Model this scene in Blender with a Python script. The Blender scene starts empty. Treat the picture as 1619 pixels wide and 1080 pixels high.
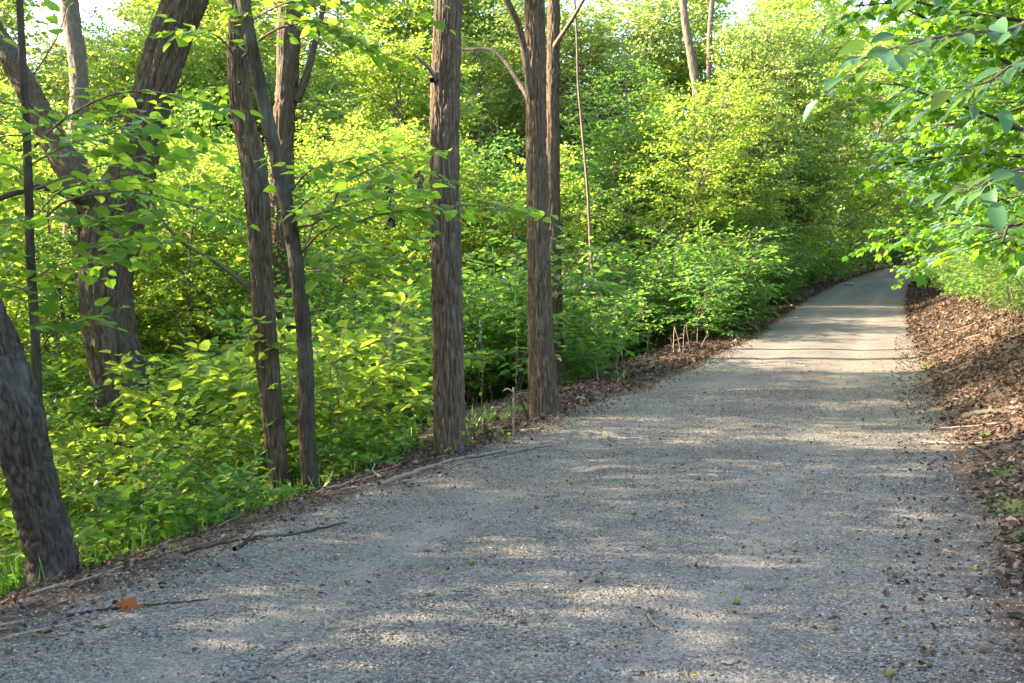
import bpy, math, random
import numpy as np
from mathutils import Vector, Matrix, Quaternion

# ------------------------------------------------------------------ camera, sky, sun, exposure
scene = bpy.context.scene
C = scene.collection
W0, H0, FPX = 1619.0, 1080.0, 1800.0
CAM_H = 1.2
PITCH = math.atan((540 - 464) / FPX)
cam = bpy.data.cameras.new("camera")
cam.sensor_width = 36.0
cam.lens = FPX / W0 * 36.0
cam.clip_start = 0.05
cam.clip_end = 1500.0
camo = bpy.data.objects.new("camera", cam)
C.objects.link(camo)
camo.location = (0, 0, CAM_H)
camo.rotation_euler = (math.radians(90) - PITCH, 0, 0)
scene.camera = camo

SUN_EL = math.radians(28)
SUN_AZ = (-1.0, 0.10)                       # horizontal direction towards the sun
world = bpy.data.worlds.new("World")
scene.world = world
world.use_nodes = True
wn = world.node_tree.nodes
wl = world.node_tree.links
bg = wn.get("Background") or wn.new("ShaderNodeBackground")
sky = wn.new("ShaderNodeTexSky")
sky.sky_type = 'NISHITA'
sky.sun_disc = False
sky.sun_elevation = SUN_EL
sky.sun_rotation = math.atan2(SUN_AZ[0], SUN_AZ[1])
sky.air_density = 1.0
sky.dust_density = 2.0
wl.new(sky.outputs[0], bg.inputs[0])
bg.inputs[1].default_value = 0.15
sun = bpy.data.lights.new("sun", 'SUN')
sun.energy = 5.0
sun.angle = math.radians(0.55)
sun.color = (1.0, 0.83, 0.60)
suno = bpy.data.objects.new("sun", sun)
C.objects.link(suno)
sd = Vector((SUN_AZ[0], SUN_AZ[1], 0)).normalized() * math.cos(SUN_EL) + Vector((0, 0, math.sin(SUN_EL)))
suno.rotation_euler = (-sd).to_track_quat('-Z', 'Y').to_euler()
suno.location = (-20, 5, 20)
scene.view_settings.view_transform = 'Standard'
scene.view_settings.look = 'None'
scene.view_settings.gamma = 1.0
scene.view_settings.use_curve_mapping = False
scene.view_settings.exposure = 2.8
scene.cycles.max_bounces = 8
scene.cycles.diffuse_bounces = 4
scene.cycles.transmission_bounces = 5
scene.cycles.glossy_bounces = 2
scene.cycles.transparent_max_bounces = 4
scene.cycles.use_denoising = True
scene.cycles.use_adaptive_sampling = False
scene.cycles.caustics_reflective = False
scene.cycles.caustics_refractive = False
scene.cycles.sample_clamp_indirect = 4.0


# ------------------------------------------------------------------ helpers
def at(px, py, Y):
    """world point seen at photo pixel (px, py) at distance Y along the world y axis"""
    dx = (px - W0 / 2) / FPX
    du = (H0 / 2 - py) / FPX
    cp, sp = math.cos(PITCH), math.sin(PITCH)
    fy = cp + du * sp
    fz = -sp + du * cp
    k = Y / fy
    return np.array([dx * k, Y, CAM_H + fz * k])


def hash3(i, j, k, seed):
    with np.errstate(over='ignore'):
        h = (i.astype(np.uint32) * np.uint32(374761393) + j.astype(np.uint32) * np.uint32(668265263)
             + k.astype(np.uint32) * np.uint32(2147483647) + np.uint32(seed * 1274126177 & 0xffffffff))
        h = (h ^ (h >> np.uint32(13))) * np.uint32(1274126177)
        h = h ^ (h >> np.uint32(16))
        h = h * np.uint32(2246822519)
        h = h ^ (h >> np.uint32(15))
    return h.astype(np.float64) / 4294967295.0 * 2 - 1


def noise(x, y, z=0.0, seed=0):
    x, y, z = np.broadcast_arrays(np.asarray(x, float), np.asarray(y, float), np.asarray(z, float))
    xi, yi, zi = np.floor(x), np.floor(y), np.floor(z)
    fx, fy, fz = x - xi, y - yi, z - zi
    xi, yi, zi = xi.astype(np.int64), yi.astype(np.int64), zi.astype(np.int64)
    u, v, w = (f * f * (3 - 2 * f) for f in (fx, fy, fz))
    r = 0
    for a in (0, 1):
        for b in (0, 1):
            for c in (0, 1):
                r = r + hash3(xi + a, yi + b, zi + c, seed) * (u if a else 1 - u) * (v if b else 1 - v) * (w if c else 1 - w)
    return r


def fbm(x, y, z=0.0, seed=0, o=3):
    r, a, t = 0, 1.0, 0
    for i in range(o):
        r = r + a * noise(np.asarray(x) * 2 ** i, np.asarray(y) * 2 ** i, np.asarray(z) * 2 ** i, seed + i)
        t += a
        a *= 0.5
    return r / t


def smooth(a, b, x):
    t = np.clip((np.asarray(x, float) - a) / (b - a), 0, 1)
    return t * t * (3 - 2 * t)


def mesh_np(name, V, Fs, mats=(), smooth_shade=True, attrs=None):
    V = np.asarray(V, np.float32)
    if not isinstance(Fs, (list, tuple)):
        Fs = [Fs]
    Fs = [np.asarray(f, np.int32) for f in Fs if len(f)]
    me = bpy.data.meshes.new(name)
    me.vertices.add(len(V))
    me.vertices.foreach_set("co", V.ravel())
    nl = sum(f.size for f in Fs)
    npol = sum(len(f) for f in Fs)
    me.loops.add(nl)
    me.polygons.add(npol)
    if Fs:
        me.loops.foreach_set("vertex_index", np.concatenate([f.ravel() for f in Fs]))
        tot = np.concatenate([np.full(len(f), f.shape[1], np.int32) for f in Fs])
        me.polygons.foreach_set("loop_start", np.concatenate([[0], np.cumsum(tot)[:-1]]).astype(np.int32))
        me.polygons.foreach_set("use_smooth", np.full(npol, bool(smooth_shade)))
    for k, v in (attrs or {}).items():
        a = me.attributes.new(k, 'FLOAT', 'POINT')
        a.data.foreach_set("value", np.asarray(v, np.float32))
    for m in mats:
        me.materials.append(m)
    me.update(calc_edges=True)
    return me


class MB:
    """collects pieces into one mesh"""
    def __init__(self):
        self.V, self.F3, self.F4, self.n = [], [], [], 0

    def add(self, V, F):
        F = np.asarray(F)
        (self.F3 if F.shape[1] == 3 else self.F4).append(F + self.n)
        self.V.append(V)
        self.n += len(V)

    def mesh(self, name, mat, smooth_shade=True):
        if not self.V:
            return None
        Fs = []
        if self.F3:
            Fs.append(np.concatenate(self.F3))
        if self.F4:
            Fs.append(np.concatenate(self.F4))
        return mesh_np(name, np.concatenate(self.V), Fs, [mat], smooth_shade)


def obj(name, me, parent=None, loc=(0, 0, 0)):
    o = bpy.data.objects.new(name, me)
    C.objects.link(o)
    o.location = loc
    if parent is not None:
        o.parent = parent
    return o


def tag(o, label=None, cat=None, group=None, kind=None):
    if label:
        o["label"] = label
    if cat:
        o["category"] = cat
    if group:
        o["group"] = group
    if kind:
        o["kind"] = kind
    return o


def thing(name, label, cat, loc, group=None):
    o = bpy.data.objects.new(name, None)
    o.empty_display_size = 0.1
    C.objects.link(o)
    o.location = tuple(float(v) for v in loc)
    return tag(o, label, cat, group)


def nrm(v):
    v = np.asarray(v, float)
    return v / (np.linalg.norm(v, axis=-1, keepdims=True) + 1e-12)


def catmull(P, n):
    P = np.asarray(P, float)
    Q = np.concatenate([[2 * P[0] - P[1]], P, [2 * P[-1] - P[-2]]])
    t = np.linspace(0, len(P) - 1 - 1e-9, n)
    i = np.floor(t).astype(int)
    f = (t - i)[:, None]
    a, b, c, d = Q[i], Q[i + 1], Q[i + 2], Q[i + 3]
    return 0.5 * (2 * b + (c - a) * f + (2 * a - 5 * b + 4 * c - d) * f ** 2 + (3 * b - a - 3 * c + d) * f ** 3)


def frames(P):
    T = nrm(np.gradient(P, axis=0))
    ref = np.array([0.0, -1.0, 0.0])
    if abs(T[:, 1]).max() > 0.9:
        ref = np.array([0.0, 0.0, 1.0]) if abs(T[:, 2]).max() < 0.9 else np.array([0.577, 0.577, -0.577])
    A = nrm(np.cross(T, ref))
    B = np.cross(A, T)
    return T, A, B


def tube(P, R, ns=5, cap=True):
    P = np.asarray(P, float)
    R = np.broadcast_to(np.asarray(R, float), (len(P),))
    T, A, B = frames(P)
    th = np.arange(ns) * 2 * np.pi / ns
    V = P[:, None] + R[:, None, None] * (np.cos(th)[None, :, None] * A[:, None] + np.sin(th)[None, :, None] * B[:, None])
    V = V.reshape(-1, 3)
    n = len(P)
    i, j = np.meshgrid(np.arange(n - 1), np.arange(ns), indexing='ij')
    j2 = (j + 1) % ns
    F = np.stack([i * ns + j, i * ns + j2, (i + 1) * ns + j2, (i + 1) * ns + j], -1).reshape(-1, 4)
    return V, F


# ------------------------------------------------------------------ materials
def newmat(name):
    m = bpy.data.materials.new(name)
    m.use_nodes = True
    nt = m.node_tree
    for n in list(nt.nodes):
        nt.nodes.remove(n)
    out = nt.nodes.new("ShaderNodeOutputMaterial")
    return m, nt, out


def nd(nt, typ, **kw):
    n = nt.nodes.new(typ)
    for k, v in kw.items():
        if k.startswith("i_"):
            key = k[2:]
            n.inputs[int(key) if key.isdigit() else key].default_value = v
        else:
            setattr(n, k, v)
    return n


def ramp(nt, fac, stops):
    r = nt.nodes.new("ShaderNodeValToRGB")
    e = r.color_ramp.elements
    while len(e) < len(stops):
        e.new(0.5)
    for k, (p, c) in enumerate(stops):
        e[k].position = p
        e[k].color = (*c, 1)
    nt.links.new(fac, r.inputs[0])
    return r.outputs[0]


def mix(nt, fac, a, b):
    n = nt.nodes.new("ShaderNodeMix")
    n.data_type = 'RGBA'
    for s, v in ((0, fac), (6, a), (7, b)):
        if isinstance(v, (int, float)):
            n.inputs[s].default_value = v
        elif isinstance(v, tuple):
            n.inputs[s].default_value = (*v, 1)
        else:
            nt.links.new(v, n.inputs[s])
    return n.outputs[2]


def leaf_mat(name, stops, trans, tmix=0.5, gloss=0.10, rough=0.4, sat_noise=0.3):
    """leaf: reflecting face colour from a per-leaf ramp, light passing through in a yellower green"""
    m, nt, out = newmat(name)
    geo = nd(nt, "ShaderNodeNewGeometry")
    oi = nd(nt, "ShaderNodeObjectInfo")
    add = nd(nt, "ShaderNodeMath", operation='ADD')
    nt.links.new(geo.outputs["Random Per Island"], add.inputs[0])
    nt.links.new(oi.outputs["Random"], add.inputs[1])
    fr = nd(nt, "ShaderNodeMath", operation='FRACT')
    nt.links.new(add.outputs[0], fr.inputs[0])
    col = ramp(nt, fr.outputs[0], stops)
    # whole-plant tint
    hsv = nd(nt, "ShaderNodeHueSaturation")
    mr = nd(nt, "ShaderNodeMapRange", i_3=0.485, i_4=0.515)
    nt.links.new(oi.outputs["Random"], mr.inputs[0])
    nt.links.new(mr.outputs[0], hsv.inputs[0])
    mr2 = nd(nt, "ShaderNodeMapRange", i_3=0.85, i_4=1.2)
    nt.links.new(oi.outputs["Random"], mr2.inputs[0])
    nt.links.new(mr2.outputs[0], hsv.inputs[2])
    nt.links.new(col, hsv.inputs[4])
    tcol = mix(nt, 0.72, hsv.outputs[0], trans)
    d = nd(nt, "ShaderNodeBsdfDiffuse")
    t = nd(nt, "ShaderNodeBsdfTranslucent")
    nt.links.new(hsv.outputs[0], d.inputs[0])
    nt.links.new(tcol, t.inputs[0])
    ms = nd(nt, "ShaderNodeMixShader", i_0=tmix)
    nt.links.new(d.outputs[0], ms.inputs[1])
    nt.links.new(t.outputs[0], ms.inputs[2])
    g = nd(nt, "ShaderNodeBsdfGlossy", i_0=(0.9, 0.95, 1, 1), i_1=rough)
    fre = nd(nt, "ShaderNodeLayerWeight", i_0=gloss * 1.6)
    mu = nd(nt, "ShaderNodeMath", operation='MULTIPLY', i_1=0.30)
    nt.links.new(fre.outputs[0], mu.inputs[0])
    m2 = nd(nt, "ShaderNodeMixShader")
    nt.links.new(mu.outputs[0], m2.inputs[0])
    nt.links.new(ms.outputs[0], m2.inputs[1])
    nt.links.new(g.outputs[0], m2.inputs[2])
    nt.links.new(m2.outputs[0], out.inputs[0])
    return m


def G(a, b, c):
    return (a, b, c)


M = {}
M['redbud'] = leaf_mat("redbud_leaf", [(0, G(.042, .115, .018)), (.5, G(.056, .14, .02)), (1, G(.075, .155, .024))], G(.40, .68, .04), .58)
M['shrub'] = leaf_mat("shrub_leaf", [(0, G(.036, .10, .022)), (.5, G(.05, .128, .026)), (.93, G(.075, .15, .03)), (.97, G(.13, .12, .03)), (1, G(.13, .085, .035))], G(.38, .68, .07), .55)
M['lime'] = leaf_mat("lime_leaf", [(0, G(.058, .12, .02)), (.5, G(.078, .145, .024)), (.94, G(.10, .165, .028)), (.98, G(.15, .14, .03)), (1, G(.15, .10, .04))], G(.60, .78, .07), .58)
M['cool'] = leaf_mat("cool_leaf", [(0, G(.03, .085, .028)), (.6, G(.045, .12, .035)), (1, G(.06, .14, .035))], G(.32, .62, .05), .52, .14)
M['maple'] = leaf_mat("maple_leaf", [(0, G(.026, .085, .014)), (.5, G(.038, .11, .016)), (1, G(.055, .13, .018))], G(.34, .64, .03), .5, .05)
M['elm'] = leaf_mat("elm_leaf", [(0, G(.04, .10, .045)), (.6, G(.05, .125, .05)), (1, G(.065, .14, .04))], G(.22, .42, .03), .4, .2)
M['far'] = leaf_mat("canopy_leaf", [(0, G(.07, .125, .035)), (.5, G(.092, .15, .042)), (1, G(.12, .175, .055))], G(.62, .78, .16), .58)
M['dead'] = leaf_mat("dead_leaf", [(0, G(.034, .025, .02)), (.3, G(.066, .047, .036)), (.6, G(.10, .073, .055)), (.85, G(.15, .113, .088)), (1, G(.24, .20, .165))], G(.16, .08, .035), .15, .05)
M['yellow'] = leaf_mat("yellow_leaf", [(0, G(.45, .30, .03)), (1, G(.5, .38, .04))], G(.5, .4, .05), .3, .05)
M['orange'] = leaf_mat("orange_leaf", [(0, G(.24, .09, .03)), (1, G(.28, .11, .035))], G(.4, .15, .03), .3, .03)
M['fresh'] = leaf_mat("fresh_leaf", [(0, G(.10, .20, .03)), (1, G(.14, .24, .04))], G(.4, .5, .04), .4, .08)


def bark_mat(name, c0, c1, c2, scale=1.0, bump=1.0, lichen=0.14):
    m, nt, out = newmat(name)
    tc = nd(nt, "ShaderNodeTexCoord")
    mp = nd(nt, "ShaderNodeMapping")
    mp.inputs["Scale"].default_value = (52 * scale, 52 * scale, 7 * scale)
    nt.links.new(tc.outputs["Object"], mp.inputs[0])
    n1 = nd(nt, "ShaderNodeTexNoise", i_Scale=1.0, i_Detail=6.0, i_Roughness=0.65)
    nt.links.new(mp.outputs[0], n1.inputs["Vector"])
    n2 = nd(nt, "ShaderNodeTexNoise", i_Scale=2.3, i_Detail=4.0)
    nt.links.new(tc.outputs["Object"], n2.inputs["Vector"])
    n3 = nd(nt, "ShaderNodeTexNoise", i_Scale=90.0, i_Detail=3.0)
    nt.links.new(tc.outputs["Object"], n3.inputs["Vector"])
    col = ramp(nt, n1.outputs[0], [(.3, c0), (.5, c1), (.72, c2)])
    lf = ramp(nt, n2.outputs[0], [(.48, (0, 0, 0)), (.7, (1, 1, 1))])
    mu = nd(nt, "ShaderNodeMath", operation='MULTIPLY', i_1=lichen)
    nt.links.new(lf, mu.inputs[0])
    col = mix(nt, mu.outputs[0], col, (.19, .20, .17))
    p = nd(nt, "ShaderNodeBsdfPrincipled", i_Roughness=0.9)
    p.inputs["Specular IOR Level"].default_value = 0.2
    nt.links.new(col, p.inputs[0])
    ad = nd(nt, "ShaderNodeMath", operation='MULTIPLY_ADD', i_1=0.3)
    nt.links.new(n3.outputs[0], ad.inputs[0])
    nt.links.new(n1.outputs[0], ad.inputs[2])
    b = nd(nt, "ShaderNodeBump", i_Strength=bump, i_Distance=0.012)
    nt.links.new(ad.outputs[0], b.inputs["Height"])
    nt.links.new(b.outputs[0], p.inputs["Normal"])
    nt.links.new(p.outputs[0], out.inputs[0])
    return m


M['bark'] = bark_mat("furrowed_bark", G(.036, .025, .015), G(.088, .062, .040), G(.18, .135, .09))
M['bark_dark'] = bark_mat("smooth_dark_bark", G(.02, .015, .01), G(.043, .033, .023), G(.082, .065, .047), .8, .7, .3)
M['bark_pale'] = bark_mat("pale_bark", G(.08, .058, .04), G(.15, .115, .085), G(.24, .195, .15))
M['twig'] = bark_mat("twig_bark", G(.07, .05, .035), G(.12, .085, .06), G(.19, .145, .11), 2.0, .3, .1)
M['deadwood'] = bark_mat("dead_wood", G(.12, .085, .06), G(.2, .15, .11), G(.33, .27, .21), 2.5, .4, .1)


def gravel_mat():
    m, nt, out = newmat("path_gravel")
    tc = nd(nt, "ShaderNodeTexCoord")
    at_ = nd(nt, "ShaderNodeAttribute", attribute_name="dirt")
    v = nd(nt, "ShaderNodeTexVoronoi", i_Scale=95.0)
    nt.links.new(tc.outputs["Object"], v.inputs["Vector"])
    v2 = nd(nt, "ShaderNodeTexVoronoi", i_Scale=190.0)
    nt.links.new(tc.outputs["Object"], v2.inputs["Vector"])
    sep = nd(nt, "ShaderNodeSeparateColor")
    nt.links.new(v.outputs["Color"], sep.inputs[0])
    stone = ramp(nt, sep.outputs[0], [(0, G(.066, .059, .051)), (.35, G(.128, .115, .099)), (.7, G(.175, .157, .135)), (1, G(.27, .238, .198))])
    n = nd(nt, "ShaderNodeTexNoise", i_Scale=1.6, i_Detail=6.0, i_Roughness=0.6)
    nt.links.new(tc.outputs["Object"], n.inputs["Vector"])
    patch = ramp(nt, n.outputs[0], [(.35, G(.82, .82, .82)), (.65, G(1.1, 1.08, 1.05))])
    mm = nd(nt, "ShaderNodeMix", data_type='RGBA', blend_type='MULTIPLY')
    mm.inputs[0].default_value = 1
    nt.links.new(stone, mm.inputs[6])
    nt.links.new(patch, mm.inputs[7])
    tr = nd(nt, "ShaderNodeAttribute", attribute_name="track")
    trm = nd(nt, "ShaderNodeMath", operation='MULTIPLY')
    nt.links.new(tr.outputs["Fac"], trm.inputs[0])
    nt.links.new(n.outputs[0], trm.inputs[1])
    mm2 = mix(nt, trm.outputs[0], mm.outputs[2], (.235, .205, .17))
    nd2 = nd(nt, "ShaderNodeTexNoise", i_Scale=9.0, i_Detail=5.0)
    nt.links.new(tc.outputs["Object"], nd2.inputs["Vector"])
    soil = ramp(nt, nd2.outputs[0], [(.3, G(.05, .038, .028)), (.7, G(.105, .082, .062))])
    # dirt mask broken up by noise
    add = nd(nt, "ShaderNodeMath", operation='ADD')
    nt.links.new(at_.outputs["Fac"], add.inputs[0])
    sc = nd(nt, "ShaderNodeMapRange", i_1=0.3, i_2=0.7, i_3=-0.35, i_4=0.35)
    nt.links.new(nd2.outputs[0], sc.inputs[0])
    nt.links.new(sc.outputs[0], add.inputs[1])
    mask = ramp(nt, add.outputs[0], [(.3, (0, 0, 0)), (.75, (1, 1, 1))])
    col = mix(nt, mask, mm2, soil)
    p = nd(nt, "ShaderNodeBsdfPrincipled", i_Roughness=0.85)
    p.inputs["Specular IOR Level"].default_value = 0.25
    nt.links.new(col, p.inputs[0])
    h = nd(nt, "ShaderNodeMath", operation='MULTIPLY_ADD', i_1=0.5)
    nt.links.new(v2.outputs["Distance"], h.inputs[0])
    nt.links.new(v.outputs["Distance"], h.inputs[2])
    b = nd(nt, "ShaderNodeBump", i_Strength=0.9, i_Distance=0.008, invert=True)
    nt.links.new(h.outputs[0], b.inputs["Height"])
    nt.links.new(b.outputs[0], p.inputs["Normal"])
    nt.links.new(p.outputs[0], out.inputs[0])
    return m


def stone_mat():
    m, nt, out = newmat("gravel_stone")
    geo = nd(nt, "ShaderNodeNewGeometry")
    col = ramp(nt, geo.outputs["Random Per Island"], [(0, G(.04, .035, .03)), (.3, G(.107, .097, .085)), (.7, G(.164, .147, .127)), (.93, G(.24, .215, .18)), (1, G(.35, .31, .265))])
    p = nd(nt, "ShaderNodeBsdfPrincipled", i_Roughness=0.75)
    p.inputs["Specular IOR Level"].default_value = 0.3
    nt.links.new(col, p.inputs[0])
    nt.links.new(p.outputs[0], out.inputs[0])
    return m


def ground_mat():
    m, nt, out = newmat("forest_soil")
    tc = nd(nt, "ShaderNodeTexCoord")
    n1 = nd(nt, "ShaderNodeTexNoise", i_Scale=3.0, i_Detail=8.0, i_Roughness=0.7)
    nt.links.new(tc.outputs["Object"], n1.inputs["Vector"])
    v = nd(nt, "ShaderNodeTexVoronoi", i_Scale=22.0)
    nt.links.new(tc.outputs["Object"], v.inputs["Vector"])
    sep = nd(nt, "ShaderNodeSeparateColor")
    nt.links.new(v.outputs["Color"], sep.inputs[0])
    a = ramp(nt, n1.outputs[0], [(.3, G(.05, .035, .025)), (.7, G(.11, .078, .055))])
    lf = ramp(nt, sep.outputs[0], [(0, G(.06, .04, .028)), (.6, G(.14, .085, .055)), (1, G(.22, .15, .10))])
    col = mix(nt, 0.5, a, lf)
    at_ = nd(nt, "ShaderNodeAttribute", attribute_name="green")
    n3 = nd(nt, "ShaderNodeTexNoise", i_Scale=5.0, i_Detail=6.0)
    nt.links.new(tc.outputs["Object"], n3.inputs["Vector"])
    gc = ramp(nt, n3.outputs[0], [(.3, G(.02, .045, .01)), (.7, G(.05, .10, .02))])
    mu = nd(nt, "ShaderNodeMath", operation='MULTIPLY')
    nt.links.new(at_.outputs["Fac"], mu.inputs[0])
    nt.links.new(n3.outputs[0], mu.inputs[1])
    col = mix(nt, mu.outputs[0], col, gc)
    p = nd(nt, "ShaderNodeBsdfPrincipled", i_Roughness=0.95)
    p.inputs["Specular IOR Level"].default_value = 0.1
    nt.links.new(col, p.inputs[0])
    b = nd(nt, "ShaderNodeBump", i_Strength=0.8, i_Distance=0.04)
    nt.links.new(n1.outputs[0], b.inputs["Height"])
    nt.links.new(b.outputs[0], p.inputs["Normal"])
    nt.links.new(p.outputs[0], out.inputs[0])
    return m


def plain_mat(name, c0, c1, scale=20, rough=0.8, bump=0.3):
    m, nt, out = newmat(name)
    tc = nd(nt, "ShaderNodeTexCoord")
    n1 = nd(nt, "ShaderNodeTexNoise", i_Scale=float(scale), i_Detail=5.0)
    nt.links.new(tc.outputs["Object"], n1.inputs["Vector"])
    col = ramp(nt, n1.outputs[0], [(.3, c0), (.7, c1)])
    p = nd(nt, "ShaderNodeBsdfPrincipled", i_Roughness=rough)
    nt.links.new(col, p.inputs[0])
    b = nd(nt, "ShaderNodeBump", i_Strength=bump, i_Distance=0.01)
    nt.links.new(n1.outputs[0], b.inputs["Height"])
    nt.links.new(b.outputs[0], p.inputs["Normal"])
    nt.links.new(p.outputs[0], out.inputs[0])
    return m


M['gravel'] = gravel_mat()
M['stone'] = stone_mat()
M['soil'] = ground_mat()
M['moss'] = plain_mat("moss", G(.028, .038, .007), G(.085, .10, .018), 70, .95, 1.0)
M['nut'] = plain_mat("nut_husk", G(.06, .04, .025), G(.15, .10, .05), 60, .6, .5)
M['nut_green'] = plain_mat("nut_husk_green", G(.10, .11, .03), G(.2, .19, .06), 50, .6, .4)
M['rock'] = plain_mat("grey_rock", G(.12, .11, .10), G(.27, .25, .23), 30, .85, .6)
M['violet'] = plain_mat("violet_petal", G(.22, .2, .55), G(.34, .3, .7), 40, .6, .1)


# ------------------------------------------------------------------ terrain
def xc(y):
    y = np.asarray(y, float)
    return 0.335 * (y - 4.35) + 0.0011 * np.clip(y - 35, 0, 100) ** 2 + 0.012 * np.clip(y - 94, 0, 60) ** 2


def zp(y):
    y = np.asarray(y, float)
    a, b, s = 14.0, 32.0, 0.05
    r = np.where(y < a, 0, np.where(y < b, s * (y - a) ** 2 / (2 * (b - a)), s * (b - a) / 2 + s * (y - b)))
    return np.minimum(r, 8.0) - 0.0


def lateral(x, y):
    return (np.asarray(x, float) - xc(y)) * 0.9482


def softplus(v, k=6.0):
    return np.log1p(np.exp(np.clip(v * k, -40, 40))) / k


HW = 1.83


def ground_z(x, y):
    x, y = np.broadcast_arrays(np.asarray(x, float), np.asarray(y, float))
    t = lateral(x, y)
    z = zp(y).copy()
    z -= 0.02 * np.clip(np.abs(t) / HW, 0, 1) ** 2
    ul = -t - HW
    d0 = 0.35 + 1.35 * smooth(7.5, 14, y)
    v = softplus(ul - d0)
    D = 1.5 + 0.9 * smooth(0, 30, ul)
    z -= 0.10 * np.clip(softplus(ul, 12), 0, 3)
    z -= D * (1 - np.exp(-0.45 * v / D))
    ur = t - HW
    k = 0.16 + 0.60 * smooth(6.0, 11, y) - 0.45 * smooth(24, 45, y)
    Hh = 2.6
    w = softplus(ur - 0.15, 5)
    z += Hh * (1 - np.exp(-k * w / Hh))
    far = np.hypot(x, y - 10)
    z += 14 * smooth(95, 320, far)                       # wooded hills all round
    off = smooth(0.0, 1.2, np.abs(t) - HW)
    z += off * (0.05 * fbm(x * 1.3, y * 1.3, 0, 5) + 0.12 * fbm(x * .25, y * .25, 0, 9) * smooth(0, 4, np.abs(t) - HW))
    z += 0.012 * fbm(x * 0.9, y * 0.9, 0, 3)
    return z


def gz(x, y):
    return float(ground_z(np.array([x]), np.array([y]))[0])


def axis(segs):
    out = []
    for a, b, s in segs:
        n = max(1, int(round((b - a) / s)))
        out.append(np.linspace(a, b, n, endpoint=False))
    out.append([segs[-1][1]])
    return np.concatenate(out)


def grid_faces(n, m):
    i, j = np.meshgrid(np.arange(n - 1), np.arange(m - 1), indexing='ij')
    return np.stack([i * m + j, i * m + j + 1, (i + 1) * m + j + 1, (i + 1) * m + j], -1).reshape(-1, 4)


ty = axis([(-300, -40, 20), (-40, -4, 2), (-4, 3, .5), (3, 22, .14), (22, 45, .4), (45, 110, 1.5), (110, 500, 15)])
tt = axis([(-500, -60, 20), (-60, -14, 2), (-14, -5, .35), (-5, 5, .12), (5, 12, .4), (12, 60, 2.4), (60, 500, 20)])
TY, TT = np.meshgrid(ty, tt, indexing='ij')
TX = xc(TY) + TT / 0.9482
TZ = ground_z(TX, TY) - 0.035 * (1 - smooth(HW - .45, HW + .1, np.abs(TT)))
V = np.stack([TX, TY, TZ], -1).reshape(-1, 3)
green = (smooth(2.5, 6, np.abs(TT)) * 0.9).ravel()
ground = obj("ground", mesh_np("ground", V, grid_faces(len(ty), len(tt)), [M['soil']], True, {"green": green}))
tag(ground, "brown forest soil sloping away beside the gravel path", "ground", kind="structure")

# gravel path, its crowned surface with two faint wheel tracks, sinking into the soil along ragged edges
py_ = axis([(-6, 2, .25), (2, 9, .05), (9, 20, .1), (20, 45, .3), (45, 120, 1.0)])
pt_ = axis([(-2.5, 2.5, .05)])
PY, PT = np.meshgrid(py_, pt_, indexing='ij')
PX = xc(PY) + PT / 0.9482
edge = HW + .08 * (PT > 0) - .12 * (PT < 0) * smooth(8, 11, PY) + 0.30 * fbm(PY * .8, np.sign(PT) * 5, 0, 21, 4)
inside = 1 - smooth(-0.25, 0.25, np.abs(PT) - edge)
ruts = -0.014 * (np.exp(-((PT + .75) / .28) ** 2) + np.exp(-((PT - .75) / .28) ** 2))
PZ = ground_z(PX, PY) + ruts + 0.006 * fbm(PX * 6, PY * 6, 0, 33, 3) + 0.004 - 0.05 * (1 - inside)
ndirt = np.clip(smooth(1.25, 2.0, np.abs(PT)) * 0.7 + 0.18 * fbm(PX * .6, PY * .35, 0, 71) + 0.1 * smooth(14, 30, PY), 0, 1)
path = obj("path", mesh_np("path", np.stack([PX, PY, PZ], -1).reshape(-1, 3), grid_faces(len(py_), len(pt_)), [M['gravel']], True, {"dirt": ndirt.ravel(), "track": (np.exp(-((PT - .75) / .2) ** 2) + .8 * np.exp(-((PT + .8) / .22) ** 2)).ravel()}))
tag(path, "grey crushed gravel path running between trees", "path", kind="structure")


def path_z(x, y):
    t = lateral(x, y)
    r = -0.014 * (np.exp(-((t + .75) / .28) ** 2) + np.exp(-((t - .75) / .28) ** 2))
    return ground_z(x, y) + r + 0.004


# loose gravel stones, real geometry
rg = np.random.default_rng(4)
OCT_V = np.array([[1, 0, 0], [-1, 0, 0], [0, 1, 0], [0, -1, 0], [0, 0, 1], [0, 0, -1]], float)
OCT_F = np.array([[0, 2, 4], [2, 1, 4], [1, 3, 4], [3, 0, 4], [2, 0, 5], [1, 2, 5], [3, 1, 5], [0, 3, 5]])
NS = 85000
yy = 2.6 + (rg.random(NS) ** 1.9) * 12
tq = rg.uniform(-1.95, 1.98, NS)
xx = xc(yy) + tq / .9482
keep = (np.abs(xx / yy) < .5)
xx, yy, tq = xx[keep], yy[keep], tq[keep]
n_ = len(xx)
sz = 0.0028 + 0.0042 * rg.random(n_) ** 2.2 + 0.00022 * yy
zz = path_z(xx, yy) + sz * 0.25
P = OCT_V[None] * (sz[:, None, None] * rg.uniform(.6, 1.35, (n_, 6, 1)))
ang = rg.uniform(0, 2 * np.pi, n_)
ca, sa = np.cos(ang)[:, None], np.sin(ang)[:, None]
til = rg.normal(0, .5, n_)[:, None]
X = P[..., 0] * ca - P[..., 1] * sa
Yq = P[..., 0] * sa + P[..., 1] * ca
Z = P[..., 2] * .75 + X * til * .5
Vs = np.stack([X + xx[:, None], Yq + yy[:, None], Z + zz[:, None]], -1).reshape(-1, 3)
Fs_ = (OCT_F[None] + np.arange(n_)[:, None, None] * 6).reshape(-1, 3)
tag(obj("gravel", mesh_np("gravel", Vs, Fs_, [M['stone']], False)), "loose grey gravel stones covering the path", "gravel", kind="stuff")


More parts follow.
